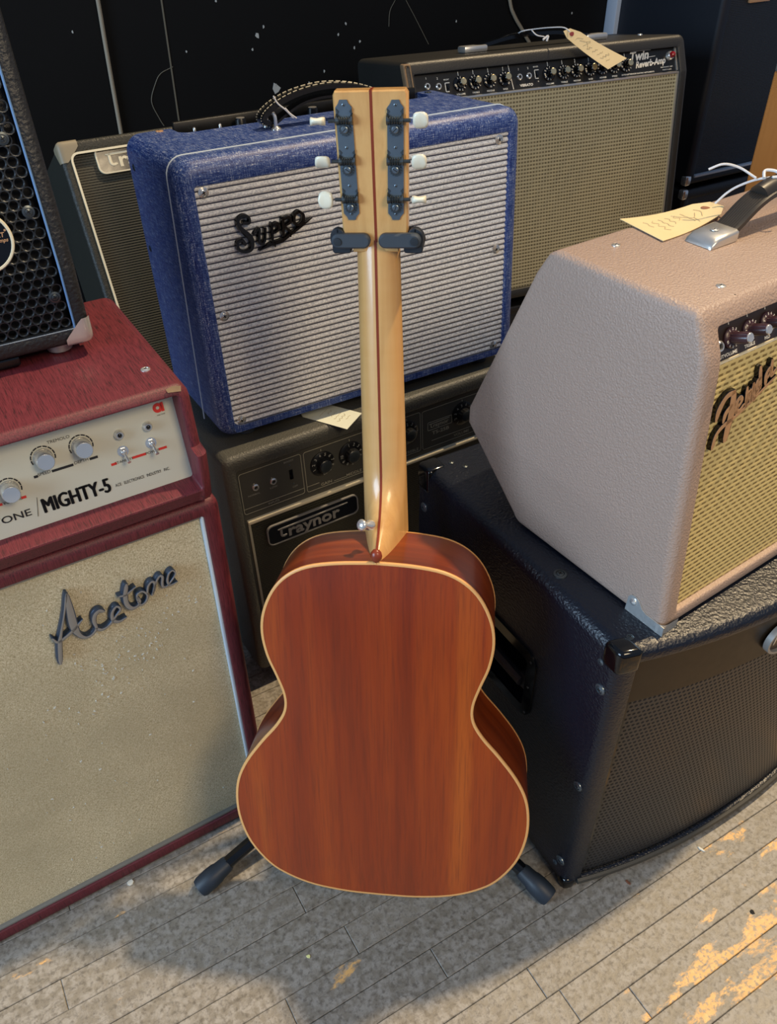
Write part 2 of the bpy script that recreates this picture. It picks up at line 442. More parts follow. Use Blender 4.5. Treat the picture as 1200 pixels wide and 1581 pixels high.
def ringline(mb, fr, outline, w, h0, h1, mi=0):
    """a closed outline drawn as a flat band of width w"""
    n = len(outline); vs = []
    for i in range(n):
        a = Vector(outline[i-1]); b = Vector(outline[(i+1) % n]); p = Vector(outline[i]); d = (b-a).normalized(); nn = Vector((-d.y, d.x))
        for s_, h in ((-0.5, h0), (0.5, h0), (0.5, h1), (-0.5, h1)):
            q = p+nn*w*s_; vs.append(fr.p(q.x, q.y, h))
    fs = [(i*4+k, i*4+(k+1) % 4, ((i+1) % n)*4+(k+1) % 4, ((i+1) % n)*4+k) for i in range(n) for k in range(4)]
    return mb.add(vs, fs, mi)

def line(mb, fr, a, b, w, h0=0.0, h1=0.0004, mi=0):
    d = (Vector(b)-Vector(a)).normalized(); nn = Vector((-d.y, d.x))*w/2; a = Vector(a); b = Vector(b)
    return plate(mb, fr, [tuple(a-nn), tuple(b-nn), tuple(b+nn), tuple(a+nn)], h0, h1, mi)

_tc = {}
def text(mb, fr, s, x, y, size, h=0.0003, mi=0, bold=0.0, shear=0.0, sx=1.0, align='CENTER', rot=0.0, th=0.0, sp=1.0):
    key = (s, bold, shear, align, sp, th > 0)
    if key not in _tc:
        cu = bpy.data.curves.new('t', 'FONT'); cu.body = s; cu.size = 1.0; cu.align_x = align; cu.align_y = 'CENTER'
        cu.offset = bold; cu.shear = shear; cu.space_character = sp; cu.resolution_u = 3
        if th > 0: cu.extrude = 0.5
        o = bpy.data.objects.new('t', cu); COL.objects.link(o)
        dg = bpy.context.evaluated_depsgraph_get(); me = bpy.data.meshes.new_from_object(o.evaluated_get(dg))
        _tc[key] = ([tuple(v.co) for v in me.vertices], [tuple(p.vertices) for p in me.polygons])
        bpy.data.objects.remove(o); bpy.data.curves.remove(cu); bpy.data.meshes.remove(me)
    vs, fs = _tc[key]; c_, s_ = math.cos(rot), math.sin(rot); out = []
    for (a, b, z) in vs:
        a *= size*sx; b *= size
        out.append(fr.p(x+a*c_-b*s_, y+a*s_+b*c_, h+(z+0.5)*th if th > 0 else h))
    return mb.add(out, fs, mi)

def loft(W, H, D, op, r=0.012, re=0.008, rec=0.02, zs=(), xs=None, fr_=None, transposed=False, ro=0.004, back_r=0.006, seg=4):
    """closed cabinet: rounded box with a recessed front opening op=(x0,x1,z0,z1). y=0 front, y=D back."""
    if transposed: A, Bz = H, W; o = (op[2], op[3], op[0], op[1])
    else: A, Bz = W, H; o = op
    mid = list(zs)
    def loop(x0, x1, z0, z1, rr, y):
        rr = max(rr, 0.0008); Ls = []
        for k in range(seg+1):
            t = PI/2*k/seg; Ls.append((x0+rr-rr*math.sin(t), z0+rr-rr*math.cos(t)))
        lo, hi = z0+rr, z1-rr
        for j, m_ in enumerate(mid):
            Ls.append((x0, min(max(m_, lo+1e-4*(j+1)), hi-1e-4*(len(mid)-j))))
        for k in range(seg+1):
            t = PI/2*k/seg; Ls.append((x0+rr-rr*math.cos(t), z1-rr+rr*math.sin(t)))
        L_ = [(a, y, b) for a, b in Ls]; R_ = [(x0+x1-a, y, b) for a, b in Ls]
        return L_, R_
    loops = []
    for k in range(4):
        t = PI/2*k/3; i = back_r*(1-math.sin(t)); loops.append(loop(i, A-i, i, Bz-i, r-i, D-back_r*(1-math.cos(t))) if k else loop(back_r, A-back_r, back_r, Bz-back_r, r, D))
    for k in range(seg+1):
        t = PI/2*k/seg; i = re*(1-math.cos(t)); loops.append(loop(i, A-i, i, Bz-i, r-i*0.5, re*(1-math.sin(t))))
    e = 0.0025
    loops.append(loop(o[0]-e, o[1]+e, o[2]-e, o[3]+e, ro+e, 0.0))
    loops.append(loop(o[0]-e*0.3, o[1]+e*0.3, o[2]-e*0.3, o[3]+e*0.3, ro, 0.0008))
    loops.append(loop(o[0], o[1], o[2], o[3], ro, e))
    loops.append(loop(o[0], o[1], o[2], o[3], ro, rec))
    mb = MB(); n = len(loops[0][0]); vs = []
    for L_, R_ in loops: vs += L_+R_
    fs = []
    for i in range(len(loops)-1):
        a, b = i*2*n, (i+1)*2*n
        for k in range(n-1):
            fs.append((a+k, a+k+1, b+k+1, b+k)); fs.append((a+n+k, a+n+k+1, b+n+k+1, b+n+k))
        fs.append((a, a+n, b+n, b)); fs.append((a+n-1, a+2*n-1, b+2*n-1, b+n-1))
    for a in (0, (len(loops)-1)*2*n):
        for k in range(n-1): fs.append((a+k, a+k+1, a+n+k+1, a+n+k))
    if transposed: vs = [(z, y, x) for x, y, z in vs]
    mb.add(vs, fs)
    return mb

def pw(pts):
    """piecewise linear"""
    def f(t):
        if t <= pts[0][0]: return pts[0][1]
        for (a, b), (c, d) in zip(pts, pts[1:]):
            if t <= c: return b+(d-b)*(t-a)/(c-a)
        return pts[-1][1]
    return f

def screw(fr, a, b, r, parent, name='screw', mat=None, h=0.0, cup=True, slot=0.4):
    mb = MB()
    if cup: lathe(mb, fr, a, b, [(r, h), (r*0.97, h+r*0.16), (r*0.64, h+r*0.26), (r*0.60, h+r*0.08)], 14)
    lathe(mb, fr, a, b, [(r*0.54, h), (r*0.52, h+r*0.22), (r*0.36, h+r*0.30)], 12)
    c_, s_ = math.cos(slot), math.sin(slot)
    line(mb, fr, (a-r*0.34*c_, b-r*0.34*s_), (a+r*0.34*c_, b+r*0.34*s_), r*0.17, h+r*0.29, h+r*0.33, 1)
    line(mb, fr, (a+r*0.34*s_, b-r*0.34*c_), (a-r*0.34*s_, b+r*0.34*c_), r*0.17, h+r*0.29, h+r*0.33, 1)
    return build(name, mb, [mat or MT['chrome'], MT['matte_black']], parent)

def jack(fr, a, b, r, parent):
    mb = MB(); lathe(mb, fr, a, b, [(r, 0), (r, r*0.35), (r*0.8, r*0.6), (r*0.55, r*0.6), (r*0.5, r*0.2)], 16)
    lathe(mb, fr, a, b, [(r*0.5, 0.0001), (r*0.5, r*0.22)], 12, 1)
    return build('jack', mb, [MT['chrome'], MT['matte_black']], parent)

def skirt_knob(fr, a, b, r, parent, mat, capmat, hh=0.018, ang=0.3, nums=True, numat=None, capr=0.62, numr=0.8):
    """skirted dial with printed numbers and a metal cap"""
    mb = MB(); seg = 30
    lathe(mb, fr, a, b, [(r, 0.0), (r, 0.0022), (r*0.88, 0.0036), (r*0.60, 0.0045)], 28)
    vs = []; prof = [(r*0.58, 0.004), (r*0.54, hh-0.001), (r*0.48, hh)]
    for rr, h in prof:
        for k in range(seg):
            q = rr*(1.0 if k % 2 else 0.93); t = 2*PI*k/seg; vs.append(fr.p(a+q*math.cos(t), b+q*math.sin(t), h))
    fs = [(i*seg+k, i*seg+(k+1) % seg, (i+1)*seg+(k+1) % seg, (i+1)*seg+k) for i in range(2) for k in range(seg)]; fs.append(tuple(2*seg+k for k in range(seg)))
    mb.add(vs, fs)
    if nums:
        for i in range(10):
            t = ang+PI/2-i*2*PI/11.5
            text(mb, fr, str(i+1 if i < 10 else i), a+r*numr*math.cos(t), b+r*numr*math.sin(t), r*0.34, 0.0043, 1, bold=0.02, rot=t-PI/2)
    ko = build('knob', mb, [mat, numat or MT['white_paint']], parent)
    mc = MB(); lathe(mc, fr, a, b, [(r*0.46, hh-0.0005), (r*0.46, hh+0.0006), (r*0.40, hh+0.0012), (r*0.08, hh+0.0009)], 20)
    build('knob_cap', mc, capmat, ko)
    return ko

def cup_foot(mb, x, y, z0, z1, r):
    f = Fr((0, 0, 0), (1, 0, 0), (0, 1, 0)); lathe(mb, f, x, y, [(r*0.8, z0), (r, z0+0.004), (r, z1)], 16)

def L2W(yaw, tilt, org, p):
    m = Matrix.Translation(org) @ Matrix.Rotation(PI/2-yaw, 4, 'Z') @ Matrix.Rotation(-tilt, 4, 'X')
    return m @ Vector(p)
ACE_SCRIPT = [[(0.3822,0.4715,0.0055),(0.3888,0.5009,0.0054),(0.3936,0.5144,0.0035),(0.4036,0.5403,0.0022),(0.4125,0.5665,0.0033)],[(0.4129,0.5658,0.004),(0.4104,0.541,0.0088),(0.4088,0.5171,0.0099),(0.411,0.5031,0.0058),(0.417,0.4949,0.004),(0.4244,0.4953,0.0036),(0.4309,0.5022,0.0036),(0.4308,0.5138,0.0049),(0.4339,0.5224,0.0055),(0.4396,0.5261,0.0049),(0.4441,0.5229,0.0036)],[(0.3834,0.5122,0.0019),(0.3875,0.504,0.0038),(0.3978,0.5073,0.0041),(0.4088,0.5137,0.0042),(0.4196,0.5224,0.0019)],[(0.4309,0.5022,0.0033),(0.437,0.4968,0.004),(0.4458,0.4995,0.003),(0.4542,0.5077,0.003),(0.4622,0.516,0.003),(0.4587,0.5225,0.0033),(0.4523,0.5157,0.004),(0.4511,0.5048,0.0047),(0.4573,0.4989,0.0038),(0.466,0.5007,0.0024)],[(0.4758,0.5478,0.0053),(0.4713,0.5327,0.006),(0.4707,0.5194,0.0061),(0.4749,0.5114,0.0055),(0.4815,0.5112,0.0035),(0.4857,0.517,0.0031),(0.4838,0.5238,0.0038)],[(0.4642,0.5354,0.002),(0.473,0.5345,0.0034),(0.4849,0.5402,0.002)],[(0.4833,0.5183,0.0028),(0.4846,0.528,0.0029),(0.4912,0.5299,0.0027),(0.4955,0.5222,0.0026),(0.4925,0.5134,0.0031),(0.4857,0.5108,0.0031),(0.4833,0.5183,0.0028)],[(0.4959,0.5242,0.0028),(0.4987,0.5341,0.0031),(0.5038,0.5389,0.0034),(0.5069,0.5356,0.0035),(0.5049,0.5269,0.0031),(0.501,0.5193,0.0031)],[(0.5017,0.5208,0.0021),(0.5076,0.5341,0.0031),(0.5139,0.5425,0.0031),(0.5172,0.54,0.0035),(0.5155,0.5318,0.0035),(0.5154,0.5255,0.0032),(0.5197,0.5237,0.0025),(0.5254,0.5286,0.0021),(0.5309,0.5346,0.0021),(0.5328,0.5397,0.0021),(0.5298,0.5439,0.0023),(0.5249,0.5405,0.0028),(0.5217,0.5313,0.0032),(0.5239,0.5234,0.0029),(0.5328,0.5245,0.0018)]]
SUPRO_SCRIPT = [[(0.0811,0.3145,0.007),(0.088,0.3132,0.0048),(0.089,0.3198,0.0041),(0.0821,0.3236,0.0048),(0.0731,0.3193,0.0055),(0.0746,0.3088,0.007),(0.0825,0.2996,0.0082),(0.0886,0.2898,0.0079),(0.0865,0.2787,0.0064),(0.0767,0.2763,0.0053),(0.0684,0.2814,0.0052),(0.0681,0.2902,0.0048),(0.075,0.292,0.0045),(0.0779,0.2869,0.0067)],[(0.0921,0.2969,0.0026),(0.0974,0.3011,0.003),(0.1015,0.3026,0.0041),(0.099,0.286,0.0049),(0.1043,0.2823,0.0042),(0.1084,0.2912,0.0038),(0.1101,0.3031,0.0042),(0.1076,0.2852,0.0034)],[(0.1201,0.3064,0.005),(0.1182,0.2822,0.005)],[(0.1203,0.3038,0.0038),(0.1286,0.3049,0.005),(0.1286,0.2965,0.0046),(0.1203,0.2933,0.0035)],[(0.1371,0.3111,0.0054),(0.1355,0.2878,0.0055)],[(0.1374,0.3085,0.0039),(0.1463,0.3104,0.005),(0.1478,0.3035,0.0047),(0.1395,0.2994,0.0039),(0.1463,0.2911,0.0051)],[(0.162,0.3154,0.0051),(0.1555,0.3118,0.0051),(0.1537,0.3029,0.0051),(0.158,0.2977,0.0047),(0.1661,0.2998,0.0052),(0.1682,0.309,0.0051),(0.162,0.3154,0.0051)],[(0.0977,0.2742,0.0019),(0.1154,0.2792,0.0054),(0.1312,0.2806,0.0062),(0.1479,0.2881,0.0051),(0.1647,0.2956,0.0036),(0.1805,0.3033,0.0012)],[(0.1212,0.2817,0.0031),(0.1213,0.2749,0.0023)],[(0.1461,0.2893,0.0027),(0.1458,0.284,0.002)]]
TW_KNOBS = [(0.1193, 0.4506), (0.1529, 0.4498), (0.1869, 0.4512), (0.2214, 0.4526), (0.3274, 0.4524), (0.3624, 0.4531), (0.3942, 0.4536), (0.4282, 0.4544), (0.4595, 0.455), (0.4892, 0.4549), (0.5197, 0.457)]
TW_JACKS = [(0.0482, 0.4549), (0.0726, 0.4527), (0.2574, 0.4531), (0.2797, 0.4534)]
TW_SW = [(0.0917, 0.4496), (0.2986, 0.4549)]
TW_JEWEL = [(0.6373, 0.4607)]
TW_TXT = [(0.2567, 0.436), (0.2892, 0.4353), (0.5306, 0.4748), (0.5809, 0.4614), (0.5499, 0.4475), (0.6243, 0.458), (0.0248, 0.4721), (0.2326, 0.4726), (0.2421, 0.4296), (0.6606, 0.431), (0.6483, 0.4774)]
FENDER_SCRIPT = [[(0.0355,0.2547,0.0037),(0.0372,0.2646,0.0063),(0.0422,0.2733,0.0056),(0.0483,0.2776,0.0051),(0.0568,0.2777,0.0043)],[(0.0564,0.277,0.0063),(0.0581,0.2643,0.0082),(0.0587,0.2508,0.0083),(0.0572,0.2378,0.0076),(0.0566,0.2261,0.0066)],[(0.0479,0.2493,0.0038),(0.0494,0.2576,0.0052),(0.0559,0.2633,0.0043)],[(0.0668,0.2533,0.0051),(0.0647,0.2629,0.005),(0.0681,0.2685,0.0041),(0.0725,0.2641,0.0038),(0.068,0.2577,0.0031)],[(0.0668,0.2533,0.0045),(0.0718,0.2533,0.0036),(0.0769,0.2578,0.0027)],[(0.0775,0.2752,0.0038),(0.0813,0.2544,0.0042)],[(0.0809,0.2573,0.0039),(0.0832,0.2706,0.0045),(0.0882,0.2583,0.004),(0.0872,0.2763,0.0039)],[(0.0872,0.2763,0.0039),(0.0927,0.2648,0.0039),(0.0937,0.2573,0.0034)],[(0.0996,0.2695,0.0045),(0.0951,0.2653,0.0043),(0.0927,0.2771,0.0039),(0.0969,0.28,0.003)],[(0.0932,0.292,0.0044),(0.0996,0.2687,0.0046)],[(0.1078,0.2704,0.004),(0.1057,0.2807,0.0043),(0.1097,0.2863,0.004),(0.1125,0.282,0.0034),(0.1092,0.2761,0.0028)],[(0.1112,0.2936,0.004),(0.1152,0.2776,0.004),(0.1206,0.2812,0.004)],[(0.0373,0.2233,0.0044),(0.04,0.2369,0.0044),(0.0499,0.2441,0.0045),(0.0664,0.248,0.0036),(0.0892,0.2571,0.0031),(0.1233,0.2733,0.0028)]]

YAW = 1.047
def W(u, q, z): return Vector((math.sin(YAW)*u-math.cos(YAW)*q, math.cos(YAW)*u+math.sin(YAW)*q, z))
ROTY = PI/2-YAW

# ---------------------------------------------------------------- structure: floor with boards, wall
floor = build('floor', box(-2.2, 3.4, -1.2, 2.2, -0.05, -0.0135), plain('dark_subfloor', sr(34, 31, 28), 0.9), None, 0)
floor['kind'] = 'structure'; floor.rotation_euler = (0, 0, ROTY); floor.location = (0, 0, 0)
PW = 0.0446
prnd = random.Random(11)
def plank(u0, u1, q0, q1, i):
    g = 0.0006; j = prnd.uniform(-0.0005, 0.0003)
    mb = MB(); x0, x1, y0, y1, zt, b = u0+g*0.6, u1-g*0.6, q0+g*0.5, q1-g*0.5, j, 0.0009
    vs = [(x0, y0, -0.013), (x1, y0, -0.013), (x1, y1, -0.013), (x0, y1, -0.013), (x0, y0, zt-b), (x1, y0, zt-b), (x1, y1, zt-b), (x0, y1, zt-b),
          (x0+b, y0+b, zt), (x1-b, y0+b, zt), (x1-b, y1-b, zt), (x0+b, y1-b, zt)]
    mb.add(vs, [(0, 3, 2, 1), (0, 1, 5, 4), (1, 2, 6, 5), (2, 3, 7, 6), (3, 0, 4, 7), (4, 5, 9, 8), (5, 6, 10, 9), (6, 7, 11, 10), (7, 4, 8, 11), (8, 9, 10, 11)])
    build('plank', mb, MT['floor'][i % 4], floor, 0)
q = 0.2484-PW*14; row = 0
# a board joint runs through q = 0.2498 and 0.2052 in front of the black cabinet
while q < 1.92:
    if q < 1.0:
        u = -1.15+prnd.uniform(-0.5, 0); lo, hi = 0.55, 1.25; end = 1.95
    else: u = -1.2; lo, hi = 1.4, 2.2; end = 2.3
    k = row
    first = abs(q-0.2038) < 0.003
    while u < end:
        u2 = u+prnd.uniform(lo, hi)
        if first and u < 0.5094 < u2+0.3: u2 = 0.5094; first = False
        plank(u, min(u2, end+0.2), q, q+PW, k); u = u2; k += prnd.randint(1, 3)
    q += PW; row += 1

wall = build('wall_back', box(-1.2, 3.4, 1.9, 2.0, 0, 2.0), MT['wall'], None, 0)
wall['kind'] = 'structure'; wall.rotation_euler = (0, 0, ROTY)
wf = Fr((0, 1.9, 0))
sm_ = MB(); plate(sm_, wf, [(0.577, 0.3), (0.580, 0.3), (0.5980, 2.0), (0.5950, 2.0)], 0, 0.0015)
build('panel_seam', sm_, MT['seam'], wall)
cr = MB(); tube(cr, [(0.588, 1.8992, 0.845), (0.560, 1.8992, 0.835), (0.545, 1.8992, 0.817), (0.531, 1.8992, 0.785), (0.542, 1.8992, 0.75), (0.549, 1.8992, 0.735)], 0.0009, 4)
tube(cr, [(1.158, 1.8992, 0.924), (1.185, 1.8992, 0.885), (1.222, 1.8992, 0.829)], 0.0008, 4)
tube(cr, [(1.129, 1.8992, 0.926), (1.115, 1.8992, 0.905), (1.112, 1.8992, 0.875)], 0.0007, 4)
build('scratch', cr, MT['seam'], wall)
chips = [(0.4, 0.925), (0.70, 0.955), (0.80, 0.90), (0.818, 0.785), (0.622, 0.87), (0.77, 0.86), (0.98, 0.87), (1.0, 0.89), (0.94, 0.80), (1.66, 0.86), (1.3, 0.87), (1.02, 0.84), (1.035, 0.852), (0.9, 0.78)]
for i, (u, z) in enumerate([(0.778, 0.965), (0.784, 0.885), (0.818, 0.778)]+chips):
    s_ = [0.016, 0.010, 0.018][i] if i < 3 else 0.0045
    f = Fr((0, 1.9, 0)); mb = MB(); r_ = random.Random(i)
    plate(mb, f, [(u+s_*r_.uniform(0.3, 0.6)*math.cos(t*PI/3), z+s_*r_.uniform(0.4, 0.9)*math.sin(t*PI/3)) for t in range(6)], 0, 0.001)
    build('paint_chip', mb, MT['chip'], wall)
trim = build('trim_1', box(1.775, 1.915, 1.86, 1.9, 0, 1.9), MT['white_wall_trim'], None, 30, 0.004); trim['kind'] = 'structure'; trim.rotation_euler = (0, 0, ROTY)

def cable(name, pts, label):
    mb = MB(); tube(mb, [(u, 1.893, z) for u, z in pts], 0.0042, 10)
    o = build(name, mb, MT['cable']); o.rotation_euler = (0, 0, ROTY); tag(o, label, 'cable', 'cables on the black wall')
cable('wall_cable', [(0.462, 1.98), (0.455, 1.5), (0.459, 1.05), (0.459, 0.974), (0.457, 0.908), (0.455, 0.827), (0.453, 0.727), (0.45, 0.60), (0.45, 0.3)], 'dirty grey cable running down the black wall at the upper left of the photo')
cable('wall_cable', [(1.40, 1.98), (1.41, 1.4), (1.43, 1.0), (1.452, 0.903), (1.471, 0.867), (1.506, 0.826), (1.55, 0.76), (1.58, 0.6)], 'pale grey cable slanting down the black wall behind the amplifier with silver checked grille')

# ---------------------------------------------------------------- maroon cabinet
CABO = (-0.7067, 0.4413, 0); CY = 1.0249
CW, CH, CD = 0.6, 0.6236, 0.30
r = thing('speaker_cabinet', 'maroon speaker cabinet with stained ivory cloth front, standing on the floor', 'speaker', CABO, CY)
build('cabinet', loft(CW, CH, CD, (0.021, 0.579, 0.026, 0.604), r=0.012, re=0.010, rec=0.016), MT['maroon'], r)
f = Fr((0, 0, 0))
build('grille_cloth', box(0.0212, 0.5788, 0.009, 0.0162, 0.0262, 0.6038), MT['burlap'], r, 0)
# pale gasket strip inside the frame
for x0, x1, z0, z1, m in ((0.5755, 0.5795, 0.026, 0.604, 'white_trim'), (0.0205, 0.0245, 0.026, 0.604, 'white_trim'), (0.0245, 0.5755, 0.026, 0.031, 'grey_trim'), (0.0245, 0.5755, 0.6005, 0.604, 'grey_trim')):
    build('trim_strip', box(x0, x1, 0.003, 0.012, z0, z1), MT[m], r, 30, 0.0012)
lb = MB(); lf = Fr((0, 0.009, 0))
for st in ACE_SCRIPT: ribbon(lb, lf, st, 0.0060, 0.0092, wk=1.06, bev=0.0003)
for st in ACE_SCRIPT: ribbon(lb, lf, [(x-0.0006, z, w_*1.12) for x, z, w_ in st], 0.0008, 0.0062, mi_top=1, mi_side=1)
lg = build('script_badge', lb, [MT['badge_grey'], MT['badge_edge']], r, 50)
lg['label'] = 'grey metal script badge reading Ace Tone'
lint = MB(); rl = random.Random(5)
for k in range(150):
    if k < 110:
        a, b = rl.gauss(0.47, 0.06), rl.gauss(0.44, 0.03); b += (a-0.47)*0.6
    else: a, b = rl.uniform(0.28, 0.55), rl.uniform(0.06, 0.56)
    s_ = rl.uniform(0.0008, 0.0022); t = rl.uniform(0, 3)
    if not (0.2 < a < 0.57): continue
    plate(lint, lf, [(a+s_*math.cos(t), b+s_*math.sin(t)), (a-s_*.5*math.sin(t), b+s_*.5*math.cos(t)), (a-s_*math.cos(t), b-s_*math.sin(t)), (a+s_*.5*math.sin(t), b-s_*.5*math.cos(t))], 0, 0.0012)
o = build('lint', lint, MT['fluff'], r, 0); o['kind'] = 'stuff'

# ---------------------------------------------------------------- maroon head
org = L2W(CY, 0, CABO, (0.008, 0, 0.6240))
r = thing('amplifier_head', 'maroon amplifier head with cream control panel, on the maroon cabinet', 'amplifier', org, CY)
HW, HH, HD = 0.5834, 0.147, 0.271
fr_h = pw([(0, 0.012), (0.012, -0.012), (0.030, -0.017), (0.0745, -0.019), (0.0765, -0.001), (0.147, 0.010)])
bk_h = pw([(0, 0.271), (0.147, 0.268)])
mb = loft(HW, HH, 0.27, (0.013, 0.5705, 0.031, 0.1362), r=0.014, re=0.009, rec=0.045, zs=(0.0425, 0.0745, 0.0765, 0.11, 0.125), ro=0.003, seg=5)
mb.warp(lambda x, y, z: (x, y+fr_h(z)*(1-y/0.27)+(bk_h(z)-0.27)*y/0.27, z))
build('cabinet', mb, MT['maroon'], r)
def HP(a): return a-0.008  # cab frame to head frame
pf = Fr((0, 0.010, 0.0210), (1, 0, 0), (0, 0.025, 0.100))
pm = MB(); plate(pm, pf, [(HP(0.020), 0.004), (HP(0.5805), 0.004), (HP(0.5805), 0.113), (HP(0.020), 0.113)], -0.003, 0.0)
pan = build('control_panel', pm, MT['panel_cream'], r, 0)
tx = MB()
T = lambda s, x, y, sz, **k: text(tx, pf, s, HP(x), y, sz, 0.0004, **k)
T('MIGHTY-5', 0.4550, 0.0300, 0.0225, sx=0.70)
for dx, dy in ((-.0005, 0), (.0005, 0), (0, .0004), (0, -.0004), (-.0009, 0), (.0009, 0)): T('MIGHTY-5', 0.4550+dx, 0.0300+dy, 0.0225, sx=0.70)
T('ACE  TONE', 0.3715, 0.029, 0.0105, bold=0.012, sx=1.35)
line(tx, pf, (HP(0.4125), 0.022), (HP(0.4175), 0.042), 0.0005)
T('ACE   ELECTRONICS   INDUSTRY   INC.', 0.5255, 0.0275, 0.0048, bold=0.01, sx=0.72)
T('TREMOLO', 0.4553, 0.094, 0.0045, sx=1.1); T('SPEED', 0.432, 0.0645, 0.0048); T('DEPTH', 0.470, 0.0650, 0.0048); T('VOLUME', 0.395, 0.0465, 0.0048)
T('STANDBY', 0.5115, 0.0515, 0.0040, sx=1.15); T('POWER', 0.543, 0.0515, 0.0040, sx=1.15)
T('ACE TONE', 0.5623, 0.0885, 0.0018)
for a, b, y, m in ((0.4214, 0.4255, 0.0635, 0), (0.4395, 0.4615, 0.0640, 0), (0.4785, 0.487, 0.0645, 0), (0.4975, 0.5035, 0.0512, 1), (0.5205, 0.5355, 0.0516, 1), (0.5500, 0.5590, 0.0520, 1), (0.360, 0.385, 0.0465, 1), (0.4035, 0.4085, 0.0465, 1)):
    line(tx, pf, (HP(a), y), (HP(b), y), 0.0026, 0, 0.0004, m)
for kx, ky in ((0.4359, 0.0806), (0.4744, 0.0806), (0.3956, 0.0589), (0.355, 0.0589), (0.315, 0.0589)):
    for k in range(9):
        a0 = math.radians(-20+k*25); a1 = a0+math.radians(21)
        P_ = [(HP(kx)+rr*math.cos(t), ky+rr*math.sin(t)) for rr, ts in ((0.0112, (a0, (a0+a1)/2, a1)), (0.0125, (a1, (a0+a1)/2, a0))) for t in ts]
        plate(tx, pf, P_, 0, 0.0004, 0)
# red emblem: round bowl with a stem
circ = [(HP(0.5605)+0.0052*math.cos(t*PI/8), 0.0965+0.0052*math.sin(t*PI/8)) for t in range(16)]
ringline(tx, pf, [(HP(0.5605)+0.0036*math.cos(t*PI/8), 0.0965+0.0036*math.sin(t*PI/8)) for t in range(16)], 0.0034, 0, 0.0005, 1)
plate(tx, pf, [(HP(0.5640), 0.0915), (HP(0.5672), 0.0915), (HP(0.5672), 0.1015), (HP(0.5640), 0.1015)], 0, 0.0005, 1)
build('panel_lettering', tx, [MT['black_paint'], MT['red_paint'], MT['panel_cream']], pan, 0)['kind'] = 'stuff'
for kx, ky in ((0.4359, 0.0806), (0.4744, 0.0806), (0.3956, 0.0589), (0.355, 0.0589), (0.315, 0.0589)):
    kb = MB(); vs = []; seg = 40
    lathe(kb, pf, HP(kx), ky, [(0.0098, 0.0005), (0.0098, 0.002), (0.0094, 0.003)], 30)
    prof = [(0.0094, 0.003), (0.0090, 0.0165), (0.0084, 0.0175)]
    for rr, h in prof:
        for k in range(seg): vs.append(pf.p(HP(kx)+rr*(1 if k % 2 else 0.965)*math.cos(2*PI*k/seg), ky+rr*(1 if k % 2 else 0.965)*math.sin(2*PI*k/seg), h))
    kb.add(vs, [(i*seg+k, i*seg+(k+1) % seg, (i+1)*seg+(k+1) % seg, (i+1)*seg+k) for i in range(2) for k in range(seg)]+[tuple(2*seg+k for k in range(seg))])
    ko = build('knob', kb, MT['brushed'], r)
    kc = MB(); lathe(kc, pf, HP(kx), ky, [(0.0080, 0.0172), (0.0079, 0.0179), (0.0005, 0.0177)], 24); build('knob_cap', kc, MT['chrome'], ko)
for kx, ky in ((0.5138, 0.0810), (0.5446, 0.0807)):
    mb = MB(); lathe(mb, pf, HP(kx), ky, [(0.0052, 0), (0.0050, 0.004), (0.0036, 0.0062), (0.0026, 0.0062), (0.0022, 0.0045)], 20)
    lathe(mb, pf, HP(kx), ky, [(0.0024, 0.003), (0.0020, 0.0052), (0.0008, 0.006)], 12, 1)
    build('jewel_lamp', mb, [MT['brushed'], MT['gloss_black']], r)
for kx, ky in ((0.5132, 0.0622), (0.5437, 0.0619)):
    mb = MB(); lathe(mb, pf, HP(kx), ky, [(0.0062, 0), (0.0060, 0.0012), (0.0045, 0.0014)], 20); lathe(mb, pf, HP(kx), ky, [(0.0046, 0), (0.0044, 0.0032), (0.0030, 0.0036)], 6)
    lathe(mb, pf, HP(kx), ky, [(0.0032, 0.003), (0.003, 0.0055), (0.0020, 0.0062)], 14)
    a = pf.p(HP(kx), ky, 0.005); b = pf.p(HP(kx)+0.0005, ky-0.0085, 0.0165)
    tube(mb, [tuple(a), tuple(a.lerp(b, 0.5)), tuple(b)], lambda t: 0.0011+0.0009*t, 10, 0, 4)
    build('toggle_switch', mb, MT['chrome'], r, 50)
top = Fr((0, 0, HH), (1, 0, 0), (0, 1, 0))
screw(top, 0.5551, 0.0606, 0.0052, r, 'screw', MT['chrome'], 0)
mb = MB(); plate(mb, Fr((0, 0.0095, 0.1445), (1, 0, 0), (0, 0.6, 0.8)), [(0.560, -0.002), (0.5735, -0.004), (0.575, 0.0015), (0.566, 0.0035), (0.559, 0.002)], 0.0002, 0.0009)
o = build('worn_corner', mb, MT['rough_wood'], r, 0)

# ---------------------------------------------------------------- black bass combo on the head
BW_, BH_, BD_ = 0.503, 0.44, 0.235
r = thing('combo_amplifier', 'black bass amplifier with honeycomb metal grille, on top of the maroon head', 'amplifier', (-0.7538, 0.5726, 0.786), YAW)
bf = pw([(0, 0.0), (0.083, 0.0), (0.44, 0.075)])
def bwarp(x, y, z): return (x, y+bf(z)*(1-y/BD_), z)
mb = loft(BW_, BH_, BD_, (0.02, 0.4865, 0.019, 0.42), r=0.010, re=0.008, rec=0.022, zs=(0.05, 0.083, 0.2, 0.3)); mb.warp(bwarp)
build('cabinet', mb, MT['bass_tolex'], r)
back = MB(); box(0.021, 0.4855, 0.0195, 0.0215, 0.02, 0.419, back); 
bb = MB()
for z0, z1 in ((0.02, 0.083), (0.083, 0.419)): box(0.021, 0.4855, 0.0195, 0.0215, z0, z1, bb)
bb.warp(lambda x, y, z: (x, y+bf(z), z)); build('inner_baffle', bb, MT['matte_black'], r, 0)
hx = MB(); pit = 0.0108; rh = 0.0041; ht = 0.0035
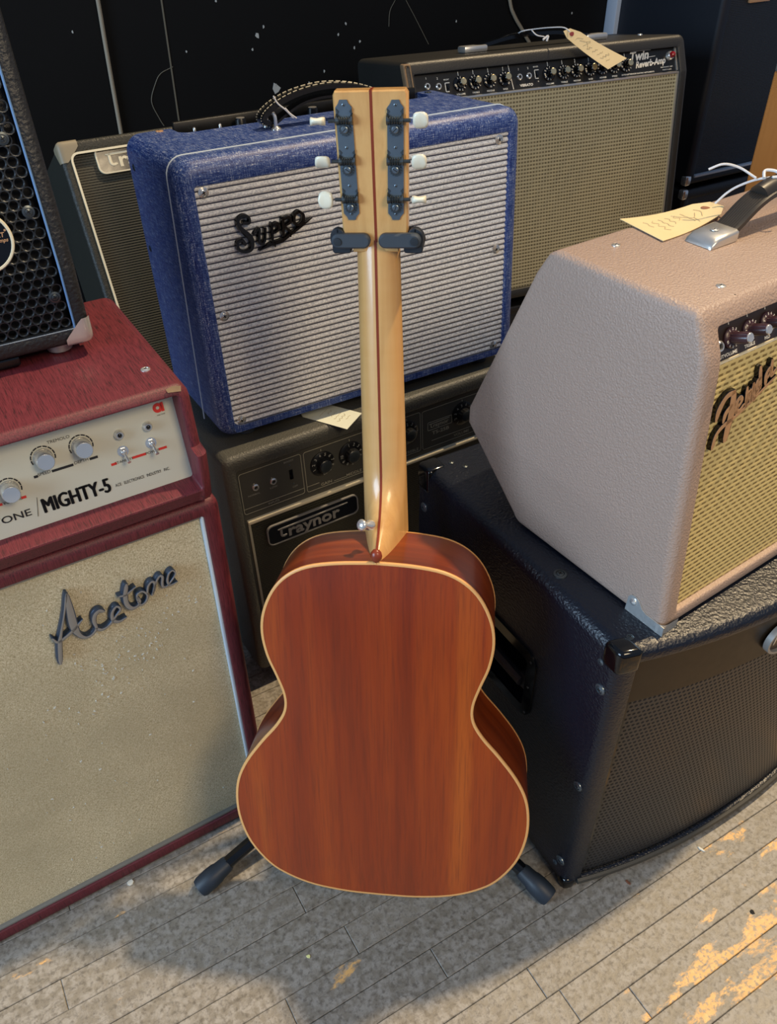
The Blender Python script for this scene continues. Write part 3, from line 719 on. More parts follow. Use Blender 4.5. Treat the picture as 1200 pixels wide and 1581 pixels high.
def hexcell(cx, cz):
    n = 12; vs = []
    R_ = pit/math.sqrt(3)*1.0
    for k in range(n):
        t = 2*PI*k/n+PI/12
        a = (t-PI/6) % (PI/3)-PI/6; hr = (pit/2)/math.cos(a) if True else R_
        for rr, y in ((hr, 0.0045), (rh*1.12, 0.0045), (rh, 0.0052), (rh*0.97, 0.0085)):
            x = min(max(cx+rr*math.cos(t), 0.0205), 0.486); z = min(max(cz+rr*math.sin(t), 0.0195), 0.4195)
            vs.append((x, y, z))
    return vs, [(k*4+j, k*4+j+1, ((k+1) % n)*4+j+1, ((k+1) % n)*4+j) for k in range(n) for j in range(3)]
nz_ = int(0.40/(pit*0.866)); 
for j in range(nz_+1):
    for i in range(44):
        cx = 0.4795-i*pit-(pit/2 if j % 2 else 0); cz = 0.0255+j*pit*0.866
        if cx < 0.026 or cz > 0.414: continue
        vs, fs = hexcell(cx, cz); hx.add(vs, fs)
hx.warp(lambda x, y, z: (x, y+bf(z), z))
o = build('honeycomb_grille', hx, plain('black_coated_steel', sr(44, 47, 50), 0.3, 0.3), r, 60)
for z0, z1 in ((0.019, 0.083), (0.083, 0.42)):
    mb = MB(); tube(mb, [(0.4868, bf(z0)+0.0005, z0), (0.4868, bf(z1)+0.0005, z1)], 0.0013, 6, 0, 3); build('piping', mb, plain('blue_grey_edge_trim', sr(96, 132, 176), 0.35), r)
mb = MB(); tube(mb, [(0.02, 0.0005, 0.0185), (0.487, 0.0005, 0.0185)], 0.001, 6, 0, 3); build('piping', mb, MT['badge_edge'], r)
for x, z in ((0.4712, 0.205), (0.4745, 0.1398), (0.4755, 0.0551)):
    sl = 0.075/0.357 if z > 0.083 else 0.0
    ff = Fr((0, bf(z)+0.0042, z), (1, 0, 0), (0, sl, 1)); screw(ff, x, 0, 0.0062, r, 'screw', MT['nickel_dark'], 0.0)
# round badge
sl = 0.075/0.357; ff = Fr((0, bf(0.121)+0.0035, 0.121), (1, 0, 0), (0, sl, 1)); mb = MB()
lathe(mb, ff, 0.4235, 0.0, [(0.0300, 0.0), (0.0300, 0.0045), (0.0290, 0.0060), (0.0272, 0.0060), (0.0268, 0.0048)], 48)
lathe(mb, ff, 0.4235, 0.0, [(0.0268, 0.0), (0.0268, 0.0050)], 48, 1)
tb = MB(); bdg = build('round_badge', mb, [MT['cream_trim'], MT['gloss_black']], r, 40)
text(tb, ff, 'ULT', 0.4400, 0.0035, 0.0062, 0.0053, bold=0.02, shear=0.2); text(tb, ff, 'Amps', 0.4420, -0.0015, 0.0050, 0.0053, bold=0.02, shear=0.3)
lathe(tb, ff, 0.4476, 0.0074, [(0.0011, 0.0050), (0.0011, 0.0053)], 10)
build('badge_lettering', tb, MT['bronze'], bdg, 0)
def corner_guard(parent, W_, H_, D_, r_, left, topz, mat, s=0.030, lay=0.0012, wfn=None, rr=0.010):
    """stamped corner cap wrapping a front bottom/top corner"""
    mb = MB(); n = 8
    x0 = -lay if left else W_+lay; sx = 1 if left else -1; z0 = H_+lay if topz else -lay; sz = -1 if topz else 1
    def P_(a, b, c): return (x0+sx*a, -lay+b, z0+sz*c)
    R_ = rr
    # sphere-ish corner made of a quarter grid on each of three faces
    k = s
    g = MB()
    for face in range(3):
        N = 6; vs = []
        for i in range(N+1):
            for j in range(N+1):
                a, b = k*i/N, k*j/N
                lim = k*(1.0-0.35*(min(i, j)/N))
                p = [0, 0, 0]; p[(face+1) % 3] = a; p[(face+2) % 3] = b
                # clip the far corner for a curved outline
                if a+b > k*1.35: sc_ = k*1.35/(a+b); p = [q_*sc_ for q_ in p]
                # round the box edges
                q_ = Vector(p); c_ = Vector([max(v_, R_) for v_ in p]); d_ = q_-c_
                if d_.length > 1e-9: q_ = c_+d_.normalized()*R_*min(1.0, 1.0)
                vs.append(P_(*q_))
        g.add(vs, [(i*(N+1)+j, i*(N+1)+j+1, (i+1)*(N+1)+j+1, (i+1)*(N+1)+j) for i in range(N) for j in range(N)])
    if wfn: g.warp(wfn)
    return build('corner_protector', g, mat, parent, 50)
corner_guard(r, BW_, BH_, BD_, 0.01, False, False, plain('polished_corner', sr(214, 212, 206), 0.22, 0.6), 0.030, 0.0018, None, 0.009)
corner_guard(r, BW_, BH_, BD_, 0.01, True, False, MT['brushed'], 0.030, 0.0018, None, 0.009)
for fx, fy in ((0.470, 0.030), (0.035, 0.030), (0.470, 0.12), (0.035, 0.12)):
    mb = MB(); f2 = Fr((0, 0, 0), (1, 0, 0), (0, 1, 0)); lathe(mb, f2, fx, fy, [(0.010, -0.0145), (0.0135, -0.0125), (0.0155, -0.004), (0.0155, 0.0)], 24)
    build('foot', mb, MT['brushed'], r)
mb = MB(); box(0.30, 0.425, 0.006, 0.05, -0.011, -0.0005, mb); build('underside_tray', mb, MT['gloss_black'], r, 30, 0.002)

# ---------------------------------------------------------------- leaning dark amp at left
LE = 0.45
up_ = W(0, math.sin(LE), 0)+Vector((0, 0, math.cos(LE)))
TRH, TRW, TRD = 0.45, 0.58, 0.22
orgT = W(0.25, 1.49, 0.835)-up_*TRH
r = thing('combo_amplifier', 'dark olive amplifier with cream piping leaning back behind the blue amplifier', 'amplifier', orgT, YAW, LE)
build('cabinet', loft(TRW, TRH, TRD, (0.0175, TRW-0.0175, 0.02, TRH-0.0215), r=0.012, re=0.007, rec=0.012), tolex('shaded_olive_tolex', sr(42, 42, 35), 0.5, 380, 0.7, 0.0008, 0.25), r)  # olive darkened: the bass amp's shadow is put into the colour
build('grille_cloth', box(0.0177, TRW-0.0177, 0.006, 0.0118, 0.0202, TRH-0.0217), MT['dark_grille'], r, 0)
tf = Fr((0, 0, 0)); mb = MB(); ringline(mb, tf, rrect(0.0165, TRW-0.0165, 0.019, TRH-0.0205, 0.012), 0.0034, -0.0005, 0.0022); build('piping', mb, MT['cream_trim'], r, 40)
corner_guard(r, TRW, TRH, TRD, 0.01, True, True, plain('cream_plastic_corner', sr(140, 128, 104), 0.5), 0.034, 0.0015, None, 0.008)
corner_guard(r, TRW, TRH, TRD, 0.01, False, True, MT['gloss_black'], 0.034, 0.0015, None, 0.008)
def traynor_plate(parent, fr, x0, x1, z0, z1, h, tsz, face, rim, let, tb_=0.022):
    mb = MB(); plate(mb, fr, rrect(x0, x1, z0, z1, (z1-z0)*0.26), h, h+0.003); b = build('name_plate', mb, face, parent)
    mb = MB(); ringline(mb, fr, rrect(x0, x1, z0, z1, (z1-z0)*0.26), (z1-z0)*0.055, h, h+0.0045); build('name_plate_rim', mb, rim, b)
    mb = MB(); ch = z1-z0; cx = (x0+x1)/2; cz = (z0+z1)/2
    xs_ = x0+(x1-x0)*0.115
    # long-armed T, then the lower-case letters
    hh = h+0.003
    xt = xs_+0.02*(tsz/0.02)
    ribbon(mb, fr, [(xs_, cz+ch*0.20, ch*0.10), (xs_+(x1-x0)*0.3, cz+ch*0.215, ch*0.09), (x1-(x1-x0)*0.12, cz+ch*0.25, ch*0.07)], hh-0.003, hh+0.0015, mi_side=0)
    ribbon(mb, fr, [(xs_+ch*0.12, cz+ch*0.18, ch*0.12), (xs_+ch*0.12, cz-ch*0.12, ch*0.12), (xs_+ch*0.20, cz-ch*0.21, ch*0.11), (xs_+ch*0.34, cz-ch*0.19, ch*0.10)], hh-0.003, hh+0.0015, mi_side=0)
    text(mb, fr, 'raynor', xs_+ch*0.42, cz-ch*0.075, ch*0.80, hh, bold=tb_, sx=1.22, align='LEFT', th=0.0015, sp=1.0)
    o = build('name_lettering', mb, let, b, 30); return b
b = traynor_plate(r, Fr((0, 0.004, 0)), 0.056, 0.200, 0.393, 0.433, -0.0015, 0.02, MT['gloss_black'], MT['cream_trim'], MT['cream_trim'])
b['label'] = 'black name plate with cream rim and the letters Tr showing'
build('tilt_leg', box(-0.004, 0.0, 0.10, 0.13, -0.10, 0.2), MT['nickel_dark'], r)
build('tilt_leg', box(TRW, TRW+0.004, 0.10, 0.13, -0.10, 0.2), MT['nickel_dark'], r)

def carve(o, cutmb, mat):
    c = build('cut', cutmb, mat, None, 0); c.matrix_world = Matrix.Identity(4)
    par = o.parent; o.parent = None; mw = o.matrix_basis.copy(); o.matrix_basis = Matrix.Identity(4)
    m = o.modifiers.new('b', 'BOOLEAN'); m.operation = 'DIFFERENCE'; m.solver = 'EXACT'; m.object = c
    bpy.context.view_layer.update(); dg = bpy.context.evaluated_depsgraph_get()
    me = bpy.data.meshes.new_from_object(o.evaluated_get(dg)); o.modifiers.clear(); o.data = me
    me.shade_smooth(); me.set_sharp_from_angle(angle=math.radians(35))
    bpy.data.objects.remove(c); o.parent = par; o.matrix_basis = mw

# ---------------------------------------------------------------- charcoal amplifier under the blue one
TSO = Vector((-.2337, .9915, .0368)); TSY, TST = 1.0151, .0647; TW_, TH_, TD_ = 0.60, 0.45, 0.28
r = thing('combo_amplifier', 'charcoal amplifier with dark knobs and a name plate, on the floor under the blue one', 'amplifier', TSO, TSY, TST)
build('cabinet', loft(TW_, TH_, TD_, (0.0195, TW_-0.0195, 0.03, 0.4235), r=0.014, re=0.010, rec=0.020), MT['olive_tolex'], r)
f0 = Fr((0, 0.0, 0)); pf = Fr((0, 0.008, 0))
pm = MB(); box(0.0197, TW_-0.0197, 0.008, 0.0198, 0.3262, 0.4233, pm)
pan = build('control_panel', pm, MT['panel_olive'], r, 0)
build('grille_cloth', box(0.0297, TW_-0.0297, 0.009, 0.0198, 0.0302, 0.319), MT['dark_grille'], r, 0)
mb = MB(); box(0.0257, 0.0297, 0.004, 0.0195, 0.031, 0.320, mb); box(TW_-0.0297, TW_-0.0257, 0.004, 0.0195, 0.031, 0.320, mb); box(0.0257, TW_-0.0257, 0.0195, 0.0196, 0.03, 0.32, mb)
build('grille_edge', mb, MT['gold_paint'], r, 0)
build('piping', box(0.0257, TW_-0.0257, 0.002, 0.0195, 0.3192, 0.3258), MT['cream_trim'], r, 30, 0.0015)
build('side_baffle', box(0.0197, 0.0255, 0.008, 0.0196, 0.0302, 0.3255), MT['olive_tolex'], r, 0); build('side_baffle', box(TW_-0.0255, TW_-0.0197, 0.008, 0.0196, 0.0302, 0.3255), MT['olive_tolex'], r, 0)
pr = MB()
ringline(pr, pf, rrect(0.0245, 0.1320, 0.3375, 0.4130, 0.004), 0.0008, 0, 0.0003)
ringline(pr, pf, rrect(0.1370, 0.3620, 0.3365, 0.4125, 0.004), 0.0008, 0, 0.0003)
ringline(pr, pf, rrect(0.3660, 0.5780, 0.3355, 0.4110, 0.004), 0.0008, 0, 0.0003)
line(pr, pf, (0.0245, 0.3473), (0.132, 0.3473), 0.0007); line(pr, pf, (0.187, 0.3400), (0.211, 0.3400), 0.0007); line(pr, pf, (0.137, 0.347), (0.160, 0.347), 0.0007); line(pr, pf, (0.385, 0.3480), (0.578, 0.348), 0.0007)
for s_, x, y, z in (('GAIN', 0.173, 0.3415, 0.0075), ('MIDDLE', 0.226, 0.3415, 0.0075), ('TREBLE', 0.343, 0.3415, 0.0075), ('VOLUME', 0.450, 0.3415, 0.0075)):
    text(pr, pf, s_, x, y, z, sx=1.15, bold=0.008)
for s_, x, y, z in (('BOOST', 0.1105, 0.4068, 0.0045), ('OFF', 0.1165, 0.3570, 0.0045), ('NORMAL', 0.045, 0.3690, 0.0042), ('LOW', 0.0795, 0.3700, 0.0048), ('INPUTS', 0.076, 0.3425, 0.0050)):
    text(pr, pf, s_, x, y, z, sx=1.2, mi=1, bold=0.008)
ringline(pr, pf, rrect(0.3775, 0.4288, 0.3700, 0.3855, 0.002), 0.0009, 0, 0.0003)
ribbon(pr, pf, [(0.3805, 0.3815, 0.0014), (0.390, 0.3817, 0.0013), (0.4235, 0.3825, 0.001)], 0, 0.0004, mi_side=0)
ribbon(pr, pf, [(0.3845, 0.3815, 0.0018), (0.3845, 0.3755, 0.0018), (0.3875, 0.3745, 0.0014)], 0, 0.0004, mi_side=0)
text(pr, pf, 'raynor', 0.3885, 0.3770, 0.0105, sx=1.15, align='LEFT', bold=0.02); text(pr, pf, 'TS-25B', 0.4045, 0.3625, 0.0095, sx=1.3, bold=0.02)
for kx in (0.1686, 0.2217, 0.2778, 0.334, 0.451, 0.52):
    line(pr, pf, (kx, 0.4045), (kx, 0.4085), 0.0009)
build('panel_lettering', pr, [MT['gold_paint'], MT['grey_paint']], pan, 0)['kind'] = 'stuff'
kp = plain('dark_skirt_knob', sr(22, 23, 24), 0.35)
for i, kx in enumerate((0.1686, 0.2217, 0.2778, 0.334, 0.451, 0.52)):
    skirt_knob(pf, kx, 0.3818, 0.0220, r, kp, plain('dark_cap', sr(56, 62, 66), 0.3, 0.4), hh=0.015, ang=[1.9, 0.2, 0.3, 0.6, 2.4, 1][i], numat=MT['grey_paint'], numr=0.80)
jack(pf, 0.0489, 0.3817, 0.0060, r); jack(pf, 0.0798, 0.3811, 0.0060, r)
sw = MB(); box(0.1090, 0.1150, 0.0070, 0.0081, 0.3735, 0.3905, sw, 0); box(0.1098, 0.1142, 0.0045, 0.0072, 0.3745, 0.3805, sw, 0)
build('slide_switch', sw, MT['gloss_black'], r)
for z in (0.3992, 0.3630): screw(pf, 0.1115+0.003*(z < 0.38), z, 0.0028, r, 'screw', MT['nickel'], 0, False)
for z in (0.306, ): screw(Fr((0, 0.009, 0)), 0.0415, z, 0.0035, r, 'screw', MT['nickel_dark'], 0, False)
b = traynor_plate(r, Fr((0, 0.009, 0)), 0.0540, 0.2235, 0.2662, 0.3032, 0.006, 0.02, plain('navy_plate', sr(16, 20, 28), 0.3), MT['badge_grey'], MT['badge_grey'])
b['label'] = 'dark name plate with grey rim reading Traynor'
for fx in (0.05, 0.55): 
    for fy in (0.04, 0.24):
        mb = MB(); h_ = 0.0165+ (0.28-fy-0.0)*0.0648; lathe(mb, Fr((0, 0, 0), (1, 0, 0), (0, 1, 0)), fx, fy, [(0.012, -h_-0.002), (0.015, -h_+0.004), (0.016, 0)], 16); build('foot', mb, MT['rubber'], r)

# ---------------------------------------------------------------- blue amplifier
SO = Vector((-.2495, 1.0529, .4969)); SY, ST_ = 1.0505, .0731; SW_, SH_, SD_ = .5462, .4014, .2348
r = thing('combo_amplifier', 'blue tweed-covered amplifier with white ribbed grille, on the charcoal amplifier', 'amplifier', SO, SY, ST_)
body = build('cabinet', loft(SW_, SH_, SD_, (0.0225, SW_-0.0245, 0.0115, 0.3685), r=0.024, re=0.020, rec=0.012, seg=7, back_r=0.01), MT['tweed'], r)
cut = MB(); plate(cut, Fr((0, 0, SH_-0.030), (1, 0, 0), (0, 1, 0)), rrect(0.070, SW_-0.050, 0.176, 0.30, 0.018), 0, 0.1)
carve(body, cut, MT['tweed'])
mb = MB(); box(0.074, SW_-0.054, 0.178, SD_-0.004, SH_-0.0302, SH_-0.018, mb); box(0.074, SW_-0.054, SD_-0.012, SD_-0.004, SH_-0.0182, SH_+0.008, mb); pan = build('control_panel', mb, MT['panel_black'], r, 30, 0.002)
tfp = Fr((0, 0, SH_-0.018), (1, 0, 0), (0, 1, 0))
for kx in (0.172, 0.292, 0.345, 0.40):
    mb = MB(); lathe(mb, tfp, kx, 0.203, [(0.0095, 0), (0.0092, 0.004), (0.0082, 0.0205), (0.0072, 0.0225)], 20); ko = build('knob', mb, MT['black_plastic'], r)
    mb = MB(); lathe(mb, tfp, kx, 0.203, [(0.0068, 0.0222), (0.0064, 0.0230)], 16); build('knob_cap', mb, MT['grey_trim'], ko)
for kx in (0.098, 0.138):
    mb = MB(); lathe(mb, tfp, kx, 0.200, [(0.004, 0), (0.0036, 0.008), (0.0020, 0.010), (0.0022, 0.018), (0.0012, 0.0195)], 12); build('toggle_switch', mb, MT['chrome'], r)
# ribbed grille sheet
g = MB(); pitch = 0.0086; z = 0.0117; x0, x1 = 0.0227, SW_-0.0247; rows = []
while z < 0.3683:
    ph = (z/pitch) % 1.0; y = 0.0062-0.0026*max(0.0, math.sin(PI*min(max((ph-0.12)/0.80, 0), 1)))
    rows.append((y, z)); z += pitch/7
vs = []
for y, z in rows: vs += [(x0, y, z), (x1, y, z)]
g.add(vs, [(2*i, 2*i+1, 2*i+3, 2*i+2) for i in range(len(rows)-1)]); box(x0, x1, 0.0064, 0.0115, 0.0117, 0.3683, g)
o = build('grille_cloth', g, MT['silver_grille'], r, 60)
gf = Fr((0, 0.0042, 0))
for x, z in ((0.0343, 0.3600), (0.0349, 0.1925), (0.0345, 0.0257), (0.5042, 0.3595), (0.5043, 0.1935), (0.5043, 0.0257)):
    screw(gf, x, z, 0.0074, r, 'screw', MT['chrome'], 0.0)
sb = MB(); sf = Fr((0, 0.0045, 0))
for st in SUPRO_SCRIPT: ribbon(sb, sf, st, 0.001, 0.0085, mi_side=0, wk=0.92, bev=0.0016)
b = build('script_badge', sb, MT['gloss_black'], r, 60); b['label'] = 'glossy black script badge reading Supro'
# white piping: across the top and slanting down both sides
pp = MB(); pts = [(-0.0004, 0.083, 0.004), (-0.0004, 0.0365, SH_-0.026)]
for k in range(1, 6): t = PI/2*k/6; pts.append((0.024-0.0244*math.cos(t), 0.0365, SH_-0.024+0.0244*math.sin(t)))
pts.append((0.024, 0.0365, SH_+0.0004)); pts2 = [(SW_-x, y, z) for x, y, z in pts][::-1]
tube(pp, pts+pts2, 0.0012, 6, smooth=False); build('piping', pp, MT['white_trim'], r)
topf = Fr((0, 0, SH_), (1, 0, 0), (0, 1, 0)); lsf = Fr((0, 0, 0), (0, -1, 0), (0, 0, 1))
screw(topf, 0.0505, 0.2150, 0.0058, r, 'screw', MT['bronze']); screw(topf, 0.5077, 0.2084, 0.0058, r, 'screw', MT['nickel_dark'])
screw(lsf, -0.2015, 0.3616, 0.005, r, 'screw', MT['nickel_dark']); screw(lsf, -0.2050, 0.2438, 0.005, r, 'screw', MT['nickel_dark'])
# stitched strap handle with metal loops
hb = MB(); hy = 0.118; arc = [(0.160, 0.008), (0.150, 0.014), (0.154, 0.023), (0.176, 0.036), (0.212, 0.047), (0.260, 0.052), (0.308, 0.047), (0.344, 0.036), (0.366, 0.023), (0.370, 0.014), (0.360, 0.008)]
arc = [(.172+(a-.150)*.90, c*.88) for a, c in arc]
def strap(mb, arc, wd, th, yc, mi=0):
    P = cat(arc, 6); L = len(P); vs = []
    for i, p in enumerate(P):
        d = (P[min(i+1, L-1)]-P[max(i-1, 0)]).normalized(); nn = Vector((-d[1], d[0]))
        for yy, hh in ((-wd/2, -th/2), (wd/2, -th/2), (wd/2, th/3), (wd*0.35, th/2), (-wd*0.35, th/2), (-wd/2, th/3)):
            q = Vector((p[0], p[1]))+nn*hh; vs.append((q.x, yc+yy, SH_+q.y))
    fs = [(i*6+k, i*6+(k+1) % 6, (i+1)*6+(k+1) % 6, (i+1)*6+k) for i in range(L-1) for k in range(6)]; fs += [tuple(range(6)), tuple((L-1)*6+k for k in range(6))]
    mb.add(vs, fs, mi)
strap(hb, arc, 0.024, 0.0075, hy)
strap(hb, [(0.182, 0.004), (0.193, 0.009), (0.208, 0.017), (0.235, 0.028), (0.27, 0.032), (0.305, 0.028), (0.332, 0.017), (0.346, 0.009), (0.358, 0.004)], 0.020, 0.004, hy)
hd = build('handle', hb, plain('black_leather', sr(16, 17, 19), 0.3), r, 50)
stc = MB(); P = cat(arc, 12)
for i in range(4, len(P)-6, 3):
    for yy in (-0.0085, 0.0085):
        d = (P[i+1]-P[i]).normalized(); nn = Vector((-d[1], d[0]))
        a = Vector((P[i][0], P[i][1]))+nn*0.0040; b2 = Vector((P[i+2][0], P[i+2][1]))+nn*0.0040
        tube(stc, [(a.x, hy+yy, SH_+a.y), (b2.x, hy+yy, SH_+b2.y)], 0.0006, 5, 0, 1)
build('stitching', stc, MT['cream_trim'], hd)
for cx in (0.186, 0.354):
    mb = MB(); tube(mb, [(cx, hy-0.016, SH_+0.004), (cx, hy-0.016, SH_+0.016), (cx, hy-0.010, SH_+0.021), (cx, hy, SH_+0.022), (cx, hy+0.010, SH_+0.021), (cx, hy+0.016, SH_+0.016), (cx, hy+0.016, SH_+0.004)], 0.0026, 8)
    lathe(mb, topf, cx, hy-0.016, [(0.0075, 0), (0.007, 0.002), (0.003, 0.005)], 16); lathe(mb, topf, cx, hy+0.016, [(0.0075, 0), (0.007, 0.002), (0.003, 0.005)], 16)
    build('handle_loop', mb, MT['chrome'], hd)
mb = MB(); tube(mb, [(0.188, hy-0.014, SH_+0.043), (0.193, hy-0.015, SH_+0.033), (0.203, hy-0.016, SH_+0.024), (0.214, hy-0.016, SH_+0.012)], 0.0011, 6); tube(mb, [(0.203, hy-0.016, SH_+0.026), (0.210, hy-0.016, SH_+0.018), (0.219, hy-0.016, SH_+0.011)], 0.0011, 6)
so = build('tied_string', mb, MT['string']); so.matrix_world = r.matrix_basis.copy() if False else Matrix.Translation(SO) @ Matrix.Rotation(PI/2-SY, 4, 'Z') @ Matrix.Rotation(-ST_, 4, 'X')
tag(so, 'short knotted white string around the stitched black handle of the blue amplifier', 'string', 'white strings tied to the amplifier handles')
for fx in (0.05, SW_-0.05):
    for fy in (0.035, 0.2):
        mb = MB(); lathe(mb, Fr((0, 0, 0), (1, 0, 0), (0, 1, 0)), fx, fy, [(0.011, -0.0125), (0.013, -0.010), (0.013, 0.001)], 16); build('foot', mb, MT['rubber'], r)

# ---------------------------------------------------------------- reverb combo
TWO = Vector((.0729, 1.6996, .3846)); WY, WT = 1.1571, .135; WW, WH, WD = .676, .500, .262
r = thing('combo_amplifier', 'large black amplifier with silver checked grille and long row of knobs, at the back', 'amplifier', TWO, WY, WT)
ff_ = pw([(0, 0), (0.4300, 0.0), (0.5, 0.024)])
def wwarp(x, y, z): return (x, y+ff_(z)*(1-y/WD), z)
mb = loft(WW, WH, WD, (0.0195, 0.6545, 0.022, 0.4775), r=0.013, re=0.008, rec=0.022, zs=(0.428, 0.432)); mb.warp(wwarp); build('cabinet', mb, MT['twin_tolex'], r)
pf = Fr((0, 0.0105, 0.4300), (1, 0, 0), (0, 0.024, 0.07)); PS = 1/math.cos(math.atan2(0.024, 0.07))
def PZ(z): return (z-0.4300)*PS
pm = MB(); plate(pm, pf, [(0.0197, 0.0015), (0.6543, 0.0015), (0.6543, PZ(0.4772)), (0.0197, PZ(0.4772))], -0.008, 0.0); pan = build('control_panel', pm, MT['panel_black'], r, 0)
build('grille_cloth', box(0.0197, 0.6543, 0.008, 0.0215, 0.0222, 0.4275), MT['twin_grille'], r, 0)
mb = MB(); box(0.0197, 0.6543, 0.004, 0.021, 0.4277, 0.4312, mb); box(0.6515, 0.6543, 0.004, 0.010, 0.0222, 0.4277, mb); build('silver_trim', mb, MT['brushed'], r, 30)
mb = MB(); plate(mb, pf, [(0.6515, 0.002), (0.6542, 0.002), (0.6542, PZ(0.4770)), (0.6515, PZ(0.4770))], 0, 0.003); build('silver_trim', mb, MT['brushed'], r, 30)
pr = MB()
for i, (x, z) in enumerate(TW_KNOBS):
    line(pr, pf, (x, PZ(0.4672)), (x, PZ(0.4745)), 0.0011)
    text(pr, pf, ('VOLUME', 'TREBLE', 'MIDDLE', 'BASS', 'VOLUME', 'TREBLE', 'MIDDLE', 'BASS', 'REVERB', 'SPEED', 'INTENSITY')[i], x, PZ(0.4350), 0.0042, sx=1.2, bold=0.02)
line(pr, pf, (0.2400, PZ(0.4325)), (0.2345, PZ(0.4765)), 0.0013)
for i, (x, z) in enumerate(TW_JACKS): text(pr, pf, '12'[i % 2], x, PZ(z)+0.0145, 0.0058, bold=0.02)
text(pr, pf, 'VIBRATO', 0.2715, PZ(0.4375), 0.0068, sx=1.1, bold=0.03); text(pr, pf, 'NORMAL', 0.055, PZ(0.4375), 0.0068, sx=1.1, bold=0.03)
text(pr, pf, 'Twin', 0.5560, PZ(0.4668), 0.0250, bold=0.03, shear=0.35, rot=0.04); text(pr, pf, 'Reverb-Amp', 0.5850, PZ(0.4520), 0.0180, bold=0.03, shear=0.35, rot=0.05, sx=0.86)
line(pr, pf, (0.545, PZ(0.4765)), (0.590, PZ(0.4765)), 0.0012); line(pr, pf, (0.575, PZ(0.4630)), (0.600, PZ(0.4640)), 0.001)
text(pr, pf, 'FENDER ELECTRIC INSTRUMENTS', 0.562, PZ(0.4350), 0.0036, sx=1.15, bold=0.02); text(pr, pf, 'FENDER ELECT. INST.', 0.628, PZ(0.4410), 0.0030, sx=1.2, bold=0.02); text(pr, pf, 'MADE IN U.S.A.', 0.628, PZ(0.4360), 0.0030, sx=1.2, bold=0.02)
for (x, z) in TW_SW:
    line(pr, pf, (x-0.004, PZ(z)-0.008), (x-0.004, PZ(z)+0.008), 0.0016); line(pr, pf, (x-0.004, PZ(z)+0.008), (x+0.006, PZ(z)+0.008), 0.0016); line(pr, pf, (x-0.004, PZ(z)-0.008), (x+0.003, PZ(z)-0.008), 0.0016)
    text(pr, pf, 'BRIGHT', x, PZ(z)+0.0140, 0.0035, bold=0.02); text(pr, pf, 'o', x+0.002, PZ(z)-0.0135, 0.0045, bold=0.02)
build('panel_lettering', pr, MT['white_paint'], pan, 0)['kind'] = 'stuff'
cap = plain('pale_gold_cap', sr(214, 200, 160), 0.25, 0.9)
for i, (x, z) in enumerate(TW_KNOBS): skirt_knob(pf, x, PZ(0.4525), 0.0142, r, MT['gloss_black'], cap, hh=0.019, ang=0.4+i*0.7, numr=0.80)
for (x, z) in TW_JACKS: jack(pf, x, PZ(z), 0.0062, r)
for (x, z) in TW_SW:
    mb = MB(); plate(mb, pf, [(x-0.0015, PZ(z)-0.005), (x+0.003, PZ(z)-0.005), (x+0.003, PZ(z)+0.005), (x-0.0015, PZ(z)+0.005)], 0, 0.0022); plate(mb, pf, [(x-0.001, PZ(z)-0.003), (x+0.0025, PZ(z)-0.003), (x+0.0025, PZ(z)+0.001), (x-0.001, PZ(z)+0.001)], 0.002, 0.005)
    build('slide_switch', mb, MT['gloss_black'], r)
mb = MB(); x, z = TW_JEWEL[0]; lathe(mb, pf, x, PZ(z), [(0.0095, 0), (0.009, 0.006), (0.0068, 0.009)], 24); b = build('jewel_bezel', mb, MT['chrome'], r)
mb = MB(); lathe(mb, pf, x, PZ(z), [(0.0064, 0.006), (0.0062, 0.012), (0.0048, 0.0155), (0.001, 0.017)], 10); build('jewel', mb, MT['red_jewel'], b, 10)
topf = Fr((0, 0, WH), (1, 0, 0), (0, 1, 0))
mb = MB(); lathe(mb, topf, 0.640, 0.130, [(0.006, 0), (0.0055, 0.0022), (0.002, 0.003)], 14); build('screw', mb, MT['chrome'], r)
mb = MB(); strapx = [(0.205, 0.008), (0.235, 0.014), (0.29, 0.022), (0.35, 0.024), (0.41, 0.022), (0.465, 0.014), (0.495, 0.008)]
_S = SH_; SH_ = WH; strap(mb, strapx, 0.026, 0.008, 0.115); SH_ = _S
hd = build('handle', mb, MT['gloss_black'], r, 50)
for x0 in (0.175, 0.475):
    mb = MB(); box(x0, x0+0.055, 0.098, 0.132, WH, WH+0.013, mb); build('handle_bracket', mb, MT['brushed'], hd, 30, 0.004)
# bare wood showing at the worn left front corner
mb = MB(); o_ = loft(0.0165, 0.060, 0.02, (0.004, 0.0125, 0.004, 0.056), r=0.004, re=0.003, rec=0.002, zs=()); o_.warp(lambda x, y, z: (x-0.0008, y+ff_(z+0.437)-0.0012, z+0.437)); build('worn_corner', o_, MT['rough_wood'], r)
for fx in (0.05, WW-0.05):
    for fy in (0.03, 0.23):
        h_ = (WD-fy)*0.136+0.002; mb = MB(); lathe(mb, Fr((0, 0, 0), (1, 0, 0), (0, 1, 0)), fx, fy, [(0.012, -h_), (0.015, -h_+0.001), (0.016, 0)], 16); build('foot', mb, MT['rubber'], r)
